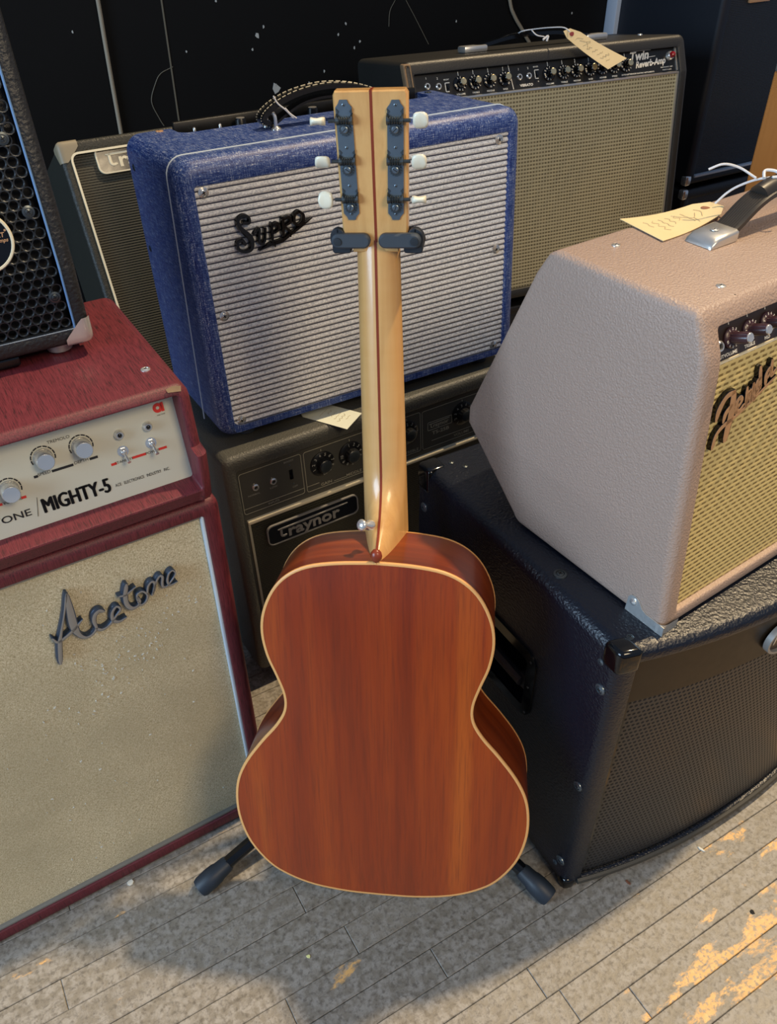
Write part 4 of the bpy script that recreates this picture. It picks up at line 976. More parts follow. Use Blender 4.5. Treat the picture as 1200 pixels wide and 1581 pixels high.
# tag tied to its handle
def card(name, mat, pts, label, th=0.0006, marks=None, eyelet=None, group=None, emat=None, sub=1):
    """quad card through four world points (p0 p1 far edge, p2 p3 near edge) with clipped top corners"""
    a, b_, c_, d_ = [Vector(p) for p in pts]  # a-b top edge, d-c bottom edge
    mb = MB(); N = 8; nn = (b_-a).cross(d_-a).normalized(); vs = []; cl = 0.14
    prof = [(0.0, 0.24), (cl, 0.0)]+[(cl+(1-cl)*k/N, 0.0) for k in range(1, N+1)]
    for t, ins in prof:
        for s_ in (ins, 1-ins):
            p = a.lerp(b_, s_).lerp(d_.lerp(c_, s_), t)+nn*(0.004*math.sin(t*PI)*sub); vs.append(p)
    n0 = len(vs); vs += [p-nn*th for p in vs]; L_ = len(prof)
    fs = []
    for i in range(L_-1):
        fs += [(2*i, 2*i+1, 2*i+3, 2*i+2), (n0+2*i, n0+2*i+2, n0+2*i+3, n0+2*i+1), (2*i, 2*i+2, n0+2*i+2, n0+2*i), (2*i+1, n0+2*i+1, n0+2*i+3, 2*i+3)]
    fs += [(0, n0, n0+1, 1), (2*L_-2, 2*L_-1, n0+2*L_-1, n0+2*L_-2)]
    mb.add(vs, fs); o = build(name, mb, mat, None, 30); tag(o, label, 'price tag', 'card price tags on the amplifiers')
    def P_(s_, t): return a.lerp(b_, s_).lerp(d_.lerp(c_, s_), t)+nn*(0.004*math.sin(t*PI)*sub)
    sg = 1 if nn.dot(Vector((0, 0, CAM_H))-a) > 0 else -1
    if eyelet:
        e = MB(); fr = Fr(P_(*eyelet), b_-a, (nn.cross(b_-a))*sg); 
        if fr.n.dot(nn*sg) < 0: fr = Fr(P_(*eyelet), b_-a, -(nn.cross(b_-a))*sg)
        lathe(e, fr, 0, 0, [(0.0052, -0.0002), (0.0052, 0.0008), (0.0018, 0.0010)], 18); build('eyelet', e, emat or plain('red_card_ring', sr(130, 40, 48), 0.7), o)
    if marks:
        m_ = MB()
        for st in marks: tube(m_, [tuple(P_(*q_)+nn*sg*(0.0004 if sg > 0 else 0.0010)) for q_ in st], 0.00024, 4, 0, 4)
        build('pencil_writing', m_, MT['pencil'], o, 0)
    return o, P_
scrib = [[(0.2+0.08*j, 0.40+0.09*i+0.02*math.sin(3.1*j+i*2)) for j in range(1, 8-(i*3) % 4)] for i in range(6)]
fish = [[(0.45, 0.28), (0.62, 0.36), (0.5, 0.42), (0.25, 0.50)], [(0.62, 0.36), (0.85, 0.38)], [(0.3, 0.24), (0.5, 0.22), (0.7, 0.28)]]
wp = lambda u, v, t: L2W(WY, WT, TWO, (u, v, t))
card('price_tag', MT['manila'], [wp(.3425, .005, .5264), wp(.3730, .005, .5334), wp(.4832, -.032, .4701), wp(.4379, -.032, .4537)], 'manila price tag with red ring hanging over the knobs of the silver-grilled amplifier', marks=scrib+fish, eyelet=(0.5, 0.10))
s_ = MB(); tube(s_, [tuple(wp(*p)) for p in [(.363, .000, .526), (.355, .012, .534), (.340, .04, .535), (.325, .08, .533), (.310, .100, .530), (.312, .130, .520)]], 0.0012, 6); tube(s_, [tuple(wp(*p)) for p in [(.325, .085, .532), (.332, .075, .522), (.348, .070, .518)]], 0.0012, 6); tube(s_, [tuple(wp(*p)) for p in [(.340, .063, .513), (.352, .063, .519), (.348, .061, .510)]], 0.0022, 6)
tag(build('tag_string', s_, MT['string']), 'white string tying the price tag to the black handle of the silver-grilled amplifier', 'string', 'white strings tied to the amplifier handles')

# ---------------------------------------------------------------- curved black cabinet
BO = Vector((.2521, .6052, 0)); BY = 1.054; BW2, BH2, BD2 = .56, .5137, .4217
r = thing('speaker_cabinet', 'black leatherette speaker cabinet with bowed perforated front, standing on the floor', 'speaker', BO, BY)
def vb(u): return -.038*(1-abs((u-.28)/.28)**2.2)
def cwarp(x, y, z): return (x, y+vb(min(max(x, 0), 0.56))*(1-y/BD2), z)
xs_ = [0.045+0.0475*k for k in range(1, 10)]
xs_ = [0.03+0.5*k/22 for k in range(1, 22)]
mb = loft(BW2, BH2, BD2, (0.024, BW2-0.024, 0.022, 0.4935), r=0.016, re=0.012, rec=0.020, zs=xs_, transposed=True, seg=4); mb.warp(cwarp)
build('cabinet', mb, MT['black_leather'], r)
def csheet(x0, x1, z0, z1, y0, th, mat, name, par, n=24):
    mb = MB(); vs = []
    for k in range(n+1):
        x = x0+(x1-x0)*k/n; y = vb(x)
        vs += [(x, y+y0, z0), (x, y+y0, z1), (x, y+y0+th, z1), (x, y+y0+th, z0)]
    fs = [(4*k+j, 4*k+(j+1) % 4, 4*(k+1)+(j+1) % 4, 4*(k+1)+j) for k in range(n) for j in range(4)]+[(0, 1, 2, 3), (4*n, 4*n+3, 4*n+2, 4*n+1)]
    mb.add(vs, fs); return build(name, mb, mat, par)
csheet(0.0242, BW2-0.0242, 0.0222, 0.4933, 0.0085, 0.010, MT['matte_black'], 'front_baffle', r)
csheet(0.0242, BW2-0.0242, 0.418, 0.4933, 0.005, 0.0034, plain('brown_black_steel', sr(44, 36, 26), 0.38, 0.4), 'top_band', r)
csheet(0.0300, BW2-0.0300, 0.029, 0.4178, 0.006, 0.0024, MT['perf'], 'perforated_grille', r, 40)
csheet(0.0242, 0.0299, 0.0222, 0.4178, 0.005, 0.0034, MT['gloss_black'], 'grille_rim', r, 2)
csheet(0.0242, BW2-0.0242, 0.0222, 0.0288, 0.005, 0.0034, MT['gloss_black'], 'grille_rim', r)
# bottom moulding that bows with the front
mb = MB(); tube(mb, [(x, vb(x)-0.0005, 0.0165) for x in [0.018+0.524*k/20 for k in range(21)]], 0.0052, 8, 0, 2); build('bottom_piping', mb, plain('scuffed_black_rubber', sr(58, 56, 50), 0.5), r)
# oval badge
ff = Fr((0.2465, vb(0.2465)+0.004, 0.4500), (1, 0.02, 0), (0, 0, 1)); mb = MB()
el = [(0.036*math.cos(2*PI*k/40), 0.0255*math.sin(2*PI*k/40)) for k in range(40)]
ringline(mb, ff, el, 0.0035, 0.0, 0.0075); plate(mb, ff, el, 0.0, 0.003, 1)
b = build('oval_badge', mb, [MT['badge_grey'], plain('brown_badge', sr(60, 44, 28), 0.3)], r, 40)
mb = MB(); ribbon(mb, ff, [(-0.022, -0.008, 0.002), (-0.019, 0.006, 0.003), (-0.012, 0.012, 0.003), (-0.006, 0.004, 0.003), (-0.014, -0.002, 0.002)], 0.003, 0.0045, mi_side=0); build('badge_lettering', mb, MT['chrome'], b)
lsf = Fr((0, 0, 0), (0, -1, 0), (0, 0, 1)); topf = Fr((0, 0, BH2), (1, 0, 0), (0, 1, 0))
for v, z, s_ in ((0.0254, 0.4783, .0045), (0.0175, 0.4387, .0075), (0.0170, 0.2433, .0075), (0.0170, 0.0560, .0080), (0.0260, 0.036, .0045), (0.400, 0.480, .0045), (0.404, 0.4439, .0075), (0.404, 0.2433, .0075)):
    screw(lsf, -v, z, s_, r, 'screw', MT['nickel'])
for x, y, s_ in ((0.0267, 0.0155, .0045), (0.0248, 0.1351, .0085), (0.040, 0.398, .004), (0.052, 0.380, .004)): screw(topf, x, y, s_, r, 'screw', MT['nickel_dark'])
# plastic corner caps
def slab_corner(par, left, topz, back, s, W_, H_, D_, mat, wfn=None):
    mb = MB(); t = 0.0016
    x0 = -t if left else W_+t; z0 = H_+t if topz else -t; y0 = D_+t if back else -t
    sx = 1 if left else -1; sz = -1 if topz else 1; sy = -1 if back else 1
    s2 = s*0.62; lo = box(0, s2, 0, s2, 0, s*0.8)
    def wf_(x, y, z):
        # drop the part of the block that would lie inside the cabinet: flatten onto the shell
        return (x0+sx*x, y0+sy*y, z0+sz*z)
    lo.warp(wf_)
    if wfn: lo.warp(wfn)
    return build('corner_protector', lo, mat, par, 40, 0.0065, 4)
for tz in (True, False):
    slab_corner(r, True, tz, False, 0.046 if tz else 0.03, BW2, BH2, BD2, MT['gloss_black'], cwarp); slab_corner(r, True, tz, True, 0.052, BW2, BH2, BD2, MT['gloss_black']); slab_corner(r, False, tz, False, 0.046, BW2, BH2, BD2, MT['gloss_black'], cwarp)
# recessed side handle
hb = MB(); outl = rrect(-0.330, -0.125, 0.262, 0.383, 0.018)
ringline(hb, lsf, rrect(-0.3235, -0.1315, 0.2685, 0.3765, 0.014), 0.017, 0, 0.003); hd = build('side_handle', hb, MT['gloss_black'], r, 30)
cb = build('x', box(0,0.001,0,0.001,0,0.001), MT['matte_black']); bpy.data.objects.remove(cb)
cutm = MB(); plate(cutm, lsf, rrect(-0.316, -0.139, 0.276, 0.369, 0.012), -0.055, 0.02)
cabo = [c for c in r.children if c.name.startswith('cabinet')][0]
carve(cabo, cutm, MT['matte_black'])
mb = MB(); tube(mb, [(-0.004, 0.150, 0.315), (-0.003, 0.228, 0.315), (-0.004, 0.306, 0.315)], 0.0085, 10, 0, 4); box(-0.004, 0.003, 0.1400, 0.155, 0.302, 0.328, mb); box(-0.004, 0.003, 0.300, 0.315, 0.302, 0.328, mb)
mb.warp(lambda x, y, z: (x+0.006, y, z)); build('grip_bar', mb, plain('dark_rubber', sr(34, 34, 38), 0.4), hd)
for v, z in ((0.1335, 0.371), (0.1325, 0.322), (0.1325, 0.27), (0.225, 0.378), (0.322, 0.371), (0.322, 0.27)): screw(lsf, -v, z, 0.0034, hd, 'screw', MT['nickel_dark'], 0.003, False)

# ---------------------------------------------------------------- tan amplifier
TO = Vector((.3017, .6361, BH2+0.0012)); TY = .9634; TW3, TH3, TD3 = .50, .3668, .30
r = thing('combo_amplifier', 'tan amplifier with wheat-coloured grille, maroon knobs and angled back, on the bowed black cabinet', 'amplifier', TO, TY)
tff = pw([(0, 0.0), (0.013, 0.0010), (0.312, 0.0280), (0.326, 0.0310), (0.3668, 0.0492)]); tbf = pw([(0, .243), (0.012, .252), (0.100, .352), (0.118, .352), (0.350, .249), (0.3668, .232)])
def twarp(x, y, z): return (x, y+tff(z)*(1-y/TD3)+(tbf(z)-TD3)*y/TD3, z)
mb = loft(TW3, TH3, TD3, (0.0245, TW3-0.0245, 0.019, 0.3485), r=0.009, re=0.010, rec=0.022, zs=(0.012, 0.10, 0.106, 0.112, 0.118, 0.300, 0.312, 0.319, 0.326, 0.333), seg=5, back_r=0.014); mb.warp(twarp)
build('cabinet', mb, MT['tan'], r)
gl = Fr((0, 0.0068, 0), (1, 0, 0), (0, 0.0287, 0.318)); GS = 1/math.cos(math.atan2(0.0287, 0.318))
mb = MB(); plate(mb, gl, [(0.0247, 0.0195*GS), (TW3-0.0247, 0.0195*GS), (TW3-0.0247, 0.3115*GS), (0.0247, 0.3115*GS)], -0.010, 0)
def togl(mb): return mb
gc = build('grille_cloth', mb, MT['wheat_grille'], r, 0)
mb = MB(); plate(mb, gl, [(0.0247, 0.3115*GS), (TW3-0.0247, 0.3115*GS), (TW3-0.0247, 0.3140*GS), (0.0247, 0.3140*GS)], -0.008, 0.0012); build('gold_trim', mb, MT['cream_trim'], r, 0)
pf = Fr((0, 0.0355, 0.3145), (1, 0, 0), (0, 0.0205, 0.050)); PS3 = 1/math.cos(math.atan2(0.0205, 0.05))
mb = MB(); plate(mb, pf, [(0.0247, -0.001), (TW3-0.0247, -0.001), (TW3-0.0247, 0.0362), (0.0247, 0.0362)], -0.006, 0); pan = build('control_panel', mb, MT['panel_brown'], r, 0)
pr = MB(); names = ('INPUT', 'VOLUME', 'TREBLE', 'MID', 'BASS', 'REVERB', 'PRESENCE', 'TONE')
for i, x in enumerate((0.0310, 0.0480, 0.0765, 0.1035)): text(pr, pf, names[i], x, 0.0030, 0.0045, bold=0.02, sx=1.1)
TK = [0.0485, 0.0760, 0.1030, 0.1300, 0.1570, 0.1840, 0.2110, 0.2380]
for i, x in enumerate(TK):
    line(pr, pf, (x, 0.0300), (x, 0.0355), 0.0008)
build('panel_lettering', pr, MT['white_paint'], pan, 0)['kind'] = 'stuff'
for i, x in enumerate(TK): skirt_knob(pf, x, 0.0178, 0.0100, r, MT['brown_knob'], MT['chrome'], hh=0.0215, ang=0.5+0.9*i, numr=0.82)
jack(pf, 0.0318, 0.0140, 0.0056, r)
sb = MB()
for st in FENDER_SCRIPT: ribbon(sb, gl, [(x, z+0.0, w_) for x, z, w_ in st], 0.0, 0.0050, wk=1.5, bev=0.0003)
b = build('script_badge', sb, [MT['bronze'], MT['gloss_black']], r, 50); b['label'] = 'raised metal script badge reading Fender'
topf = Fr((0, 0, TH3), (1, 0, 0), (0, 1, 0))
screw(topf, 0.0592, 0.1998, 0.0046, r, 'screw', MT['brushed']); screw(topf, 0.0622, 0.0727, 0.0046, r, 'screw', MT['brushed'])
mb = MB(); plate(mb, Fr((0, 0.0525, TH3-0.0030), (1, 0, 0), (0, 0.7, 0.7)), [(0.0560, -0.003), (0.0585, -0.004), (0.0600, 0.002), (0.0575, 0.0035)], 0.0005, 0.0012); build('cover_tear', mb, MT['matte_black'], r, 0)
# handle: grooved strap between two metal end caps
def endcap(x0, x1, yc, mirror):
    mb = MB(); hw = 0.0170; prof = [(x0, 0.0), (x0+0.003, 0.006), (x0+0.010, 0.0100), (x1, 0.0125), (x1, 0.0)] 
    if mirror: prof = [(x0+x1-x, h) for x, h in prof]
    n = len(prof); vs = []
    for y, ins in ((yc-hw, 0.0), (yc-hw+0.004, 0.0015), (yc+hw-0.004, 0.0015), (yc+hw, 0.0)):
        for x, h in prof: vs.append((x, y, TH3+(h if ins else max(0, h-0.002))))
    fs = [(i*n+k, i*n+(k+1) % n, (i+1)*n+(k+1) % n, (i+1)*n+k) for i in range(3) for k in range(n)]; fs += [tuple(range(n)), tuple(3*n+k for k in range(n))]
    mb.add(vs, fs); return mb
hyc = 0.150
hs = MB(); arc3 = [(0.160, 0.006), (0.175, 0.013), (0.200, 0.028), (0.225, 0.036), (0.26, 0.038), (0.295, 0.036), (0.320, 0.028), (0.345, 0.013), (0.360, 0.006)]
SHb = SH_; SH_ = TH3; strap(hs, arc3, 0.0255, 0.006, hyc)
for yy in (-0.009, -0.0065, -0.004, -0.0015, 0.001, 0.0035, 0.006, 0.0085):
    P = cat([(a, c+0.0032) for a, c in arc3], 4); tube(hs, [(p[0], hyc+yy, TH3+p[1]) for p in P], 0.0007, 5, 0, smooth=False)
P = cat(arc3, 4); tube(hs, [(p[0], hyc, TH3+p[1]+0.001) for p in P[10:-10]], 0.0112, 12, 0, smooth=False)
SH_ = SHb
hd = build('handle', hs, MT['dark_brown_strap'], r, 50)
for x0, mi in ((0.1245, False), (0.3550, True)):
    o = build('handle_cap', endcap(x0, x0+0.0430, hyc, mi), MT['brushed'], hd, 40, 0.0015); screw(Fr((0, 0, TH3+0.0110), (1, 0, 0), (0, 1, 0)), x0+(0.024 if not mi else 0.019), hyc, 0.0045, hd, 'screw', MT['brushed'], 0.0003)
# chrome foot corner: tongue up the side plus cup under the corner
mb = MB(); lsf = Fr((-0.0004, 0, 0), (0, -1, 0), (0, 0, 1))
out = [(0.004, -0.001), (0.004, 0.012)]+[(-0.012, 0.0125), (-0.022, 0.0125), (-0.028, 0.0150), (-0.0320, 0.0205), (-0.0360, 0.0245), (-0.0410, 0.0258), (-0.0460, 0.0245), (-0.0490, 0.0205), (-0.0500, -0.001)]
plate(mb, lsf, out, 0, 0.0014)
vs = []
for k in range(7):
    t = PI/2*k/6; x = 0.0065-0.0090*math.cos(t); y = 0.0060-0.0090*math.sin(t)
    vs += [(x, y, -0.0008), (x, y, 0.0130)]
vs += [(0.024, -0.003, -0.0008), (0.024, -0.003, 0.0125)]
mb.add(vs, [(2*i, 2*i+1, 2*i+3, 2*i+2) for i in range(7)])
cp = build('corner_protector', mb, plain('polished_corner', sr(206, 206, 202), 0.25, 0.6), r, 40)
mb = MB(); lathe(mb, lsf, -0.0410, 0.0175, [(0.0046, 0.0012), (0.0042, 0.0030), (0.001, 0.0042)], 16); build('rivet', mb, MT['chrome'], cp)
# tag on top
tp = lambda u, v, t: L2W(TY, 0, TO, (u, v, TH3+t))
card('price_tag', MT['manila'], [tp(.2270, .2240, .006), tp(.2180, .1830, .010), tp(.1035, .1765, .0015), tp(.1160, .2470, .0015)], 'manila price tag lying on top of the tan amplifier', marks=scrib+fish, eyelet=(0.42, 0.12), emat=plain('brown_card_ring', sr(150, 100, 70), 0.7))
s_ = MB(); tube(s_, [tuple(tp(*p)) for p in [(.2150, .2010, .011), (.225, .196, .022), (.228, .185, .032), (.232, .168, .042), (.234, .150, .047), (.234, .134, .040), (.232, .131, .022)]], 0.0013, 6)
tube(s_, [tuple(tp(*p)) for p in [(.228, .168, .044), (.220, .185, .052), (.205, .195, .056), (.195, .205, .050)]], 0.0012, 6)
tube(s_, [tuple(tp(*p)) for p in [(.226, .158, .047), (.233, .163, .052), (.240, .155, .052), (.236, .146, .050), (.228, .150, .049)]], 0.0016, 6)
tag(build('tag_string', s_, MT['string']), 'white string knotted round the grooved dark handle of the tan amplifier', 'string', 'white strings tied to the amplifier handles')

# ---------------------------------------------------------------- tags near the blue amplifier
q_ = lambda u, v, t: L2W(TSY, TST, TSO, (u, v, TH_+t))
card('price_tag', MT['pale_card'], [q_(.201, .092, .0016), q_(.156, .062, .0016), q_(.2009, -.028, .0012), q_(.2460, .003, .0012)], 'pale green card tag poking out from under the blue amplifier', marks=scrib, sub=0)
sp_ = lambda u, v, t: L2W(SY, ST_, SO, (u, v, t))
card('price_tag', MT['manila'], [sp_(.232, .262, .400), sp_(.245, .262, .372), sp_(.152, .242, .368), sp_(.160, .243, .402)], 'manila tag showing behind the black knobs on top of the blue amplifier', sub=0)

# ---------------------------------------------------------------- back right stack
r = thing('speaker_cabinet', 'tall black cabinet with checked cloth and pale lower piping, upper one at back right', 'speaker', (.784, 2.219, .5), YAW)
build('cabinet', loft(0.74, 0.76, 0.345, (0.026, 0.714, 0.018, 0.735), r=0.014, re=0.010, rec=0.018), plain('navy_black_carpet', sr(20, 26, 36), 0.6), r)
build('grille_cloth', box(0.0262, 0.7138, 0.008, 0.0178, 0.0182, 0.7348), MT['navy_grille'], r, 0)
build('piping', box(0.0262, 0.7138, -0.003, 0.008, 0.0182, 0.0240), MT['white_trim'], r, 30, 0.001)
slab_corner(r, True, False, False, 0.034, 0.74, 0.76, 0.345, MT['chrome'])
mb = MB(); box(0.09, 0.16, 0.0, 0.0078, 0.405, 0.43, mb); build('name_plate', mb, MT['bronze'], r, 30, 0.002)
for fx in (0.06, 0.68):
    for fy in (0.05, 0.29): mb = MB(); cup_foot(mb, fx, fy, -0.011, 0.001, 0.02); build('foot', mb, MT['rubber'], r)
r = thing('speaker_cabinet', 'black cabinet with metal corner, lower one at back right under the tall cabinet', 'speaker', (.784, 2.219, 0), YAW)
build('cabinet', loft(0.74, 0.488, 0.345, (0.026, 0.714, 0.02, 0.462), r=0.014, re=0.010, rec=0.018), MT['black_tolex'], r)
build('grille_cloth', box(0.0262, 0.7138, 0.008, 0.0178, 0.0202, 0.4618), MT['navy_grille'], r, 0)
slab_corner(r, True, True, False, 0.034, 0.74, 0.488, 0.345, MT['chrome'])

# honey wood cabinet at the right edge, its left side towards the viewer
wo = Vector((.80, 1.89, 0))-Vector((-math.cos(YAW), math.sin(YAW), 0))*0.24
r = thing('wooden_cabinet', 'honey-coloured wooden cabinet with black opening at the right edge of the photo', 'cabinet', wo, YAW)
body = build('cabinet', loft(0.36, 0.835, 0.24, (0.02, 0.34, 0.02, 0.815), r=0.004, re=0.003, rec=0.012, ro=0.006), MT['orange_wood'], r)
cutm = MB(); plate(cutm, Fr((0, 0, 0), (0, -1, 0), (0, 0, 1)), rrect(-0.165, -0.035, 0.648, 0.722, 0.014), -0.05, 0.02); carve(body, cutm, MT['matte_black'])
build('front_cloth', box(0.0202, 0.3398, 0.006, 0.0118, 0.0202, 0.8148), MT['navy_grille'], r, 0)
build('inner_panel', box(0.045, 0.0496, 0.037, 0.163, 0.650, 0.720), MT['matte_black'], r, 0)
build('top_bracket', box(-0.003, 0.05, 0.18, 0.236, 0.8345, 0.858), MT['grey_trim'], r, 30, 0.003)

# cabinets that carry the two rear amplifiers
def support(name, label, org, yaw, w_, d_, h_):
    r = thing(name, label, 'speaker', org, yaw)
    build('cabinet', loft(w_, h_, d_, (0.02, w_-0.02, 0.02, h_-0.02), r=0.01, re=0.006, rec=0.014), MT['black_tolex'], r); build('grille_cloth', box(0.0202, w_-0.0202, 0.006, 0.0138, 0.0202, h_-0.0202), MT['navy_grille'], r, 0)
m_ = Matrix.Rotation(PI/2-WY, 4, 'Z')
c_ = Vector((TWO.x, TWO.y, 0)) + m_ @ Vector((0.0, 0.035, 0))
support('speaker_cabinet', 'plain black cabinet hidden under the large silver-grilled amplifier', c_, WY, 0.676, 0.225, 0.3475)
qb = W(0.25, 1.305, 0)
support('speaker_cabinet', 'plain black cabinet hidden under the leaning dark olive amplifier', W(0.25, 1.30, 0), YAW, 0.58, 0.28, orgT.z-math.sin(LE)*TRD-0.001)

# ---------------------------------------------------------------- guitar
GP = Vector((-.0147, .5395, .1145)); gn = Vector((-.1237, -.9543, .2722)).normalized(); ga = Vector((-.0029, .2746, .9615)); ga = (ga-gn*ga.dot(gn)).normalized(); gr = ga.cross(-gn)*-1.0
gr = (-gn).cross(ga)
if gr.x < 0: gr = -gr
gy = -gn
GM = Matrix(((gr.x, gy.x, ga.x, GP.x), (gr.y, gy.y, ga.y, GP.y), (gr.z, gy.z, ga.z, GP.z), (0, 0, 0, 1)))
r = thing('acoustic_guitar', 'acoustic guitar seen from behind with reddish-brown back, hanging in the black stand', 'guitar', None, mat4=GM)
half = [(0.0, .0030), (.045, .0042), (.090, .0112), (.124, .0245), (.150, .0435), (.173, .0775), (.1842, .115), (.1862, .150), (.1812, .182), (.1680, .2115), (.1465, .243), (.1262, .269), (.1148, .291), (.1138, .313), (.1212, .339), (.1308, .367), (.1352, .398), (.1315, .426), (.1190, .4545), (.1010, .4745), (.0765, .4872), (.0424, .4932), (0.0, .4955)]
H_ = cat([(a, s_, 0) for a, s_ in half], 4)
right = [(p[0], p[1]) for p in H_]; right[0] = (0, right[0][1]); right[-1] = (0, right[-1][1])
outline = right + [(-a, s_) for a, s_ in right[-2:0:-1]]
NO = len(outline); GD = 0.088
def off(outl, d):
    n = len(outl); res = []
    for i in range(n):
        a = Vector(outl[i-1]); b = Vector(outl[(i+1) % n]); t = (b-a).normalized(); nn = Vector((t.y, -t.x)); res.append((outl[i][0]-nn.x*d, outl[i][1]-nn.y*d))
    return res
cen = (0.0, 0.22)
def depth_at(s_): return GD+0.010*(1-min(max(s_/.5, 0), 1))
def face_sheet(outl, yf, dome, name, mat, par, th=0.003):
    """domed plate: rings shrinking towards a spine"""
    mb = MB(); n = len(outl); R_ = 7; vs = []
    for k in range(R_+1):
        f = 1-k/R_
        for a, s_ in outl:
            cx, cz = 0.0, min(max(s_, 0.10), 0.42); aa = cx+(a-cx)*f; ss = cz+(s_-cz)*f
            vs.append((aa, yf(ss)-dome*(1-f*f), ss))
    fs = [(k*n+i, k*n+(i+1) % n, (k+1)*n+(i+1) % n, (k+1)*n+i) for k in range(R_) for i in range(n)]
    mb.add(vs, fs); return build(name, mb, mat, par, 60)
inner = off(outline, 0.0026)
face_sheet(inner, lambda s_: 0.0002, 0.0035, 'back_plate', MT['mahogany'], r)
face_sheet(inner, lambda s_: depth_at(s_)-0.0002, -0.001, 'sound_board', MT['spruce'], r)
mb = MB(); vs = []
so_ = off(outline, 0.0006)
for a, s_ in so_: vs += [(a, 0.0022, s_), (a, depth_at(s_)-0.0022, s_)]
mb.add(vs, [(2*i, 2*i+1, 2*((i+1) % NO)+1, 2*((i+1) % NO)) for i in range(NO)])
k_ = NB('shaded_mahogany_sides'); g_ = k_.noise(k_.mp((3, 60, 3)), 1, 4, 0.6, 0.3); k_.set(k_.ramp(g_, [(0.3, sr(92, 34, 12)), (0.6, sr(126, 52, 18)), (0.8, sr(146, 68, 26))]), 0.28, coat=0.5, coatr=0.15)  # side wood darkened in colour for shade from the black and tan amps
build('sides', mb, k_.m, r, 60)
def binding(yfn, sgn):
    mb = MB(); vs = []; O2 = off(outline, 0.0032)
    for (a, s_), (a2, s2) in zip(outline, O2):
        y = yfn(s_); vs += [(a, y+0.0030*sgn, s_), (a, y+0.0007*sgn, s_), (a+(a2-a)*.22, y, s_+(s2-s_)*.22), (a2, y, s2), (a2, y+0.0030*sgn, s2)]
    mb.add(vs, [(5*i+k, 5*i+(k+1) % 5, 5*((i+1) % NO)+(k+1) % 5, 5*((i+1) % NO)+k) for i in range(NO) for k in range(5)])
    return build('binding', mb, MT['binding'], r, 50)
binding(lambda s_: -0.0002, 1); binding(lambda s_: depth_at(s_), -1)
# neck with heel, one loft
NF = 0.0925
nz = [.4935, .497, .502, .508, .515, .523, .532, .542, .554, .568, .585, .61, .65, .70, .76, .80, .826]
mb = MB(); ring = []; M_ = 9
for z in nz:
    t_ = (z-.4955)/(.826-.4955); hw = .0262-.0036*t_; xc = .0022-.0040*t_
    h = max(0.0, (.575-z)/.0795); dd = .0215+(.0925+.0015-.0215)*min(1.0, h**2.1); bl = min(1.0, (dd-.0215)/.068)
    L_ = []
    for k in range(M_+1):
        t = k/M_; tt = math.sin(t*PI/2)
        wr = math.sqrt(max(0, 1-tt*tt)); wv = (1-tt)**0.85*0.86+0.14*(1-tt**6)
        wd = wr*(1-bl)+wv*bl; L_.append((xc-hw*wd, NF-dd*tt, z))
    R_ = [(2*xc-x, y, zz) for x, y, zz in L_[:-1]][::-1]
    ring.append(L_+R_)
n = len(ring[0]); vs = [p for rg in ring for p in rg]
mb.add(vs, [(i*n+k, i*n+(k+1) % n, (i+1)*n+(k+1) % n, (i+1)*n+k) for i in range(len(ring)-1) for k in range(n)]+[tuple(range(n)), tuple((len(ring)-1)*n+k for k in range(n))])
nk = build('neck', mb, MT['maple'], r, 50)
# dark inlay strip down the spine of the neck
mb = MB(); vs = []
for i, z in enumerate(nz[2:]):
    t_ = (z-.4955)/(.826-.4955); h = max(0.0, (.575-z)/.0795); dd = .0215+(.0725)*min(1.0, h**2.1); x = -0.0001+(0.0012 if z < .56 else 0)*(.56-z)/.06-.0020*t_
    y = NF-dd-0.0003; vs += [(x-.0013, y+.0012, z), (x-.0013, y, z), (x+.0013, y, z), (x+.0013, y+.0012, z)]
m2 = len(nz)-2; mb.add(vs, [(4*i+k, 4*i+(k+1) % 4, 4*(i+1)+(k+1) % 4, 4*(i+1)+k) for i in range(m2-1) for k in range(4)]); build('inlay_strip', mb, MT['redwood'], nk, 50)
mb = MB(); plate(mb, Fr((0, NF, 0)), [(-.0225, .40), (.0255, .40), (.0185, .822), (-.0215, .822)], -.006, 0); build('fingerboard', mb, MT['rosewood'], r, 30)
mb = MB(); hc = Fr((0.0012, -0.0045, 0.5015), (1, 0, 0), (0, 0, 1)); vs = []
for i in range(7):
    for k in range(14):
        th = PI*i/6; ph = 2*PI*k/14; vs.append((0.0022+0.0068*math.sin(th)*math.cos(ph), -0.0003+0.0060*math.sin(th)*math.sin(ph), 0.5035+0.0082*math.cos(th)))
mb.add(vs, [(i*14+k, i*14+(k+1) % 14, (i+1)*14+(k+1) % 14, (i+1)*14+k) for i in range(6) for k in range(14)]); build('heel_cap', mb, MT['redwood'], r, 60)
mb = MB(); bfm = Fr((-0.0082, 0.032, 0.5270), (0.8, -0.2, 0), (0.2, 0.8, 1.0)); bfm = Fr((-0.0085, 0.036, 0.5240), Vector((0.8, 0.55, 0.0)), Vector((0.2, -0.3, 0.9)))
bo = Vector((-0.0095, 0.030, 0.5265)); bd = Vector((-0.50, -0.80, 0.33)).normalized(); bx = bd.cross(Vector((0, 0, 1))).normalized(); by = bd.cross(bx)
fb = Fr(bo, bx, by); 
if fb.n.dot(bd) < 0: fb = Fr(bo, -bx, by)
lathe(mb, fb, 0, 0, [(0.0058, -0.004), (0.0060, 0.001), (0.0036, 0.004), (0.0030, 0.009), (0.0062, 0.0115), (0.0066, 0.0135), (0.0050, 0.0155), (0.001, 0.0165)], 20); build('strap_button', mb, MT['chrome'], r, 50)
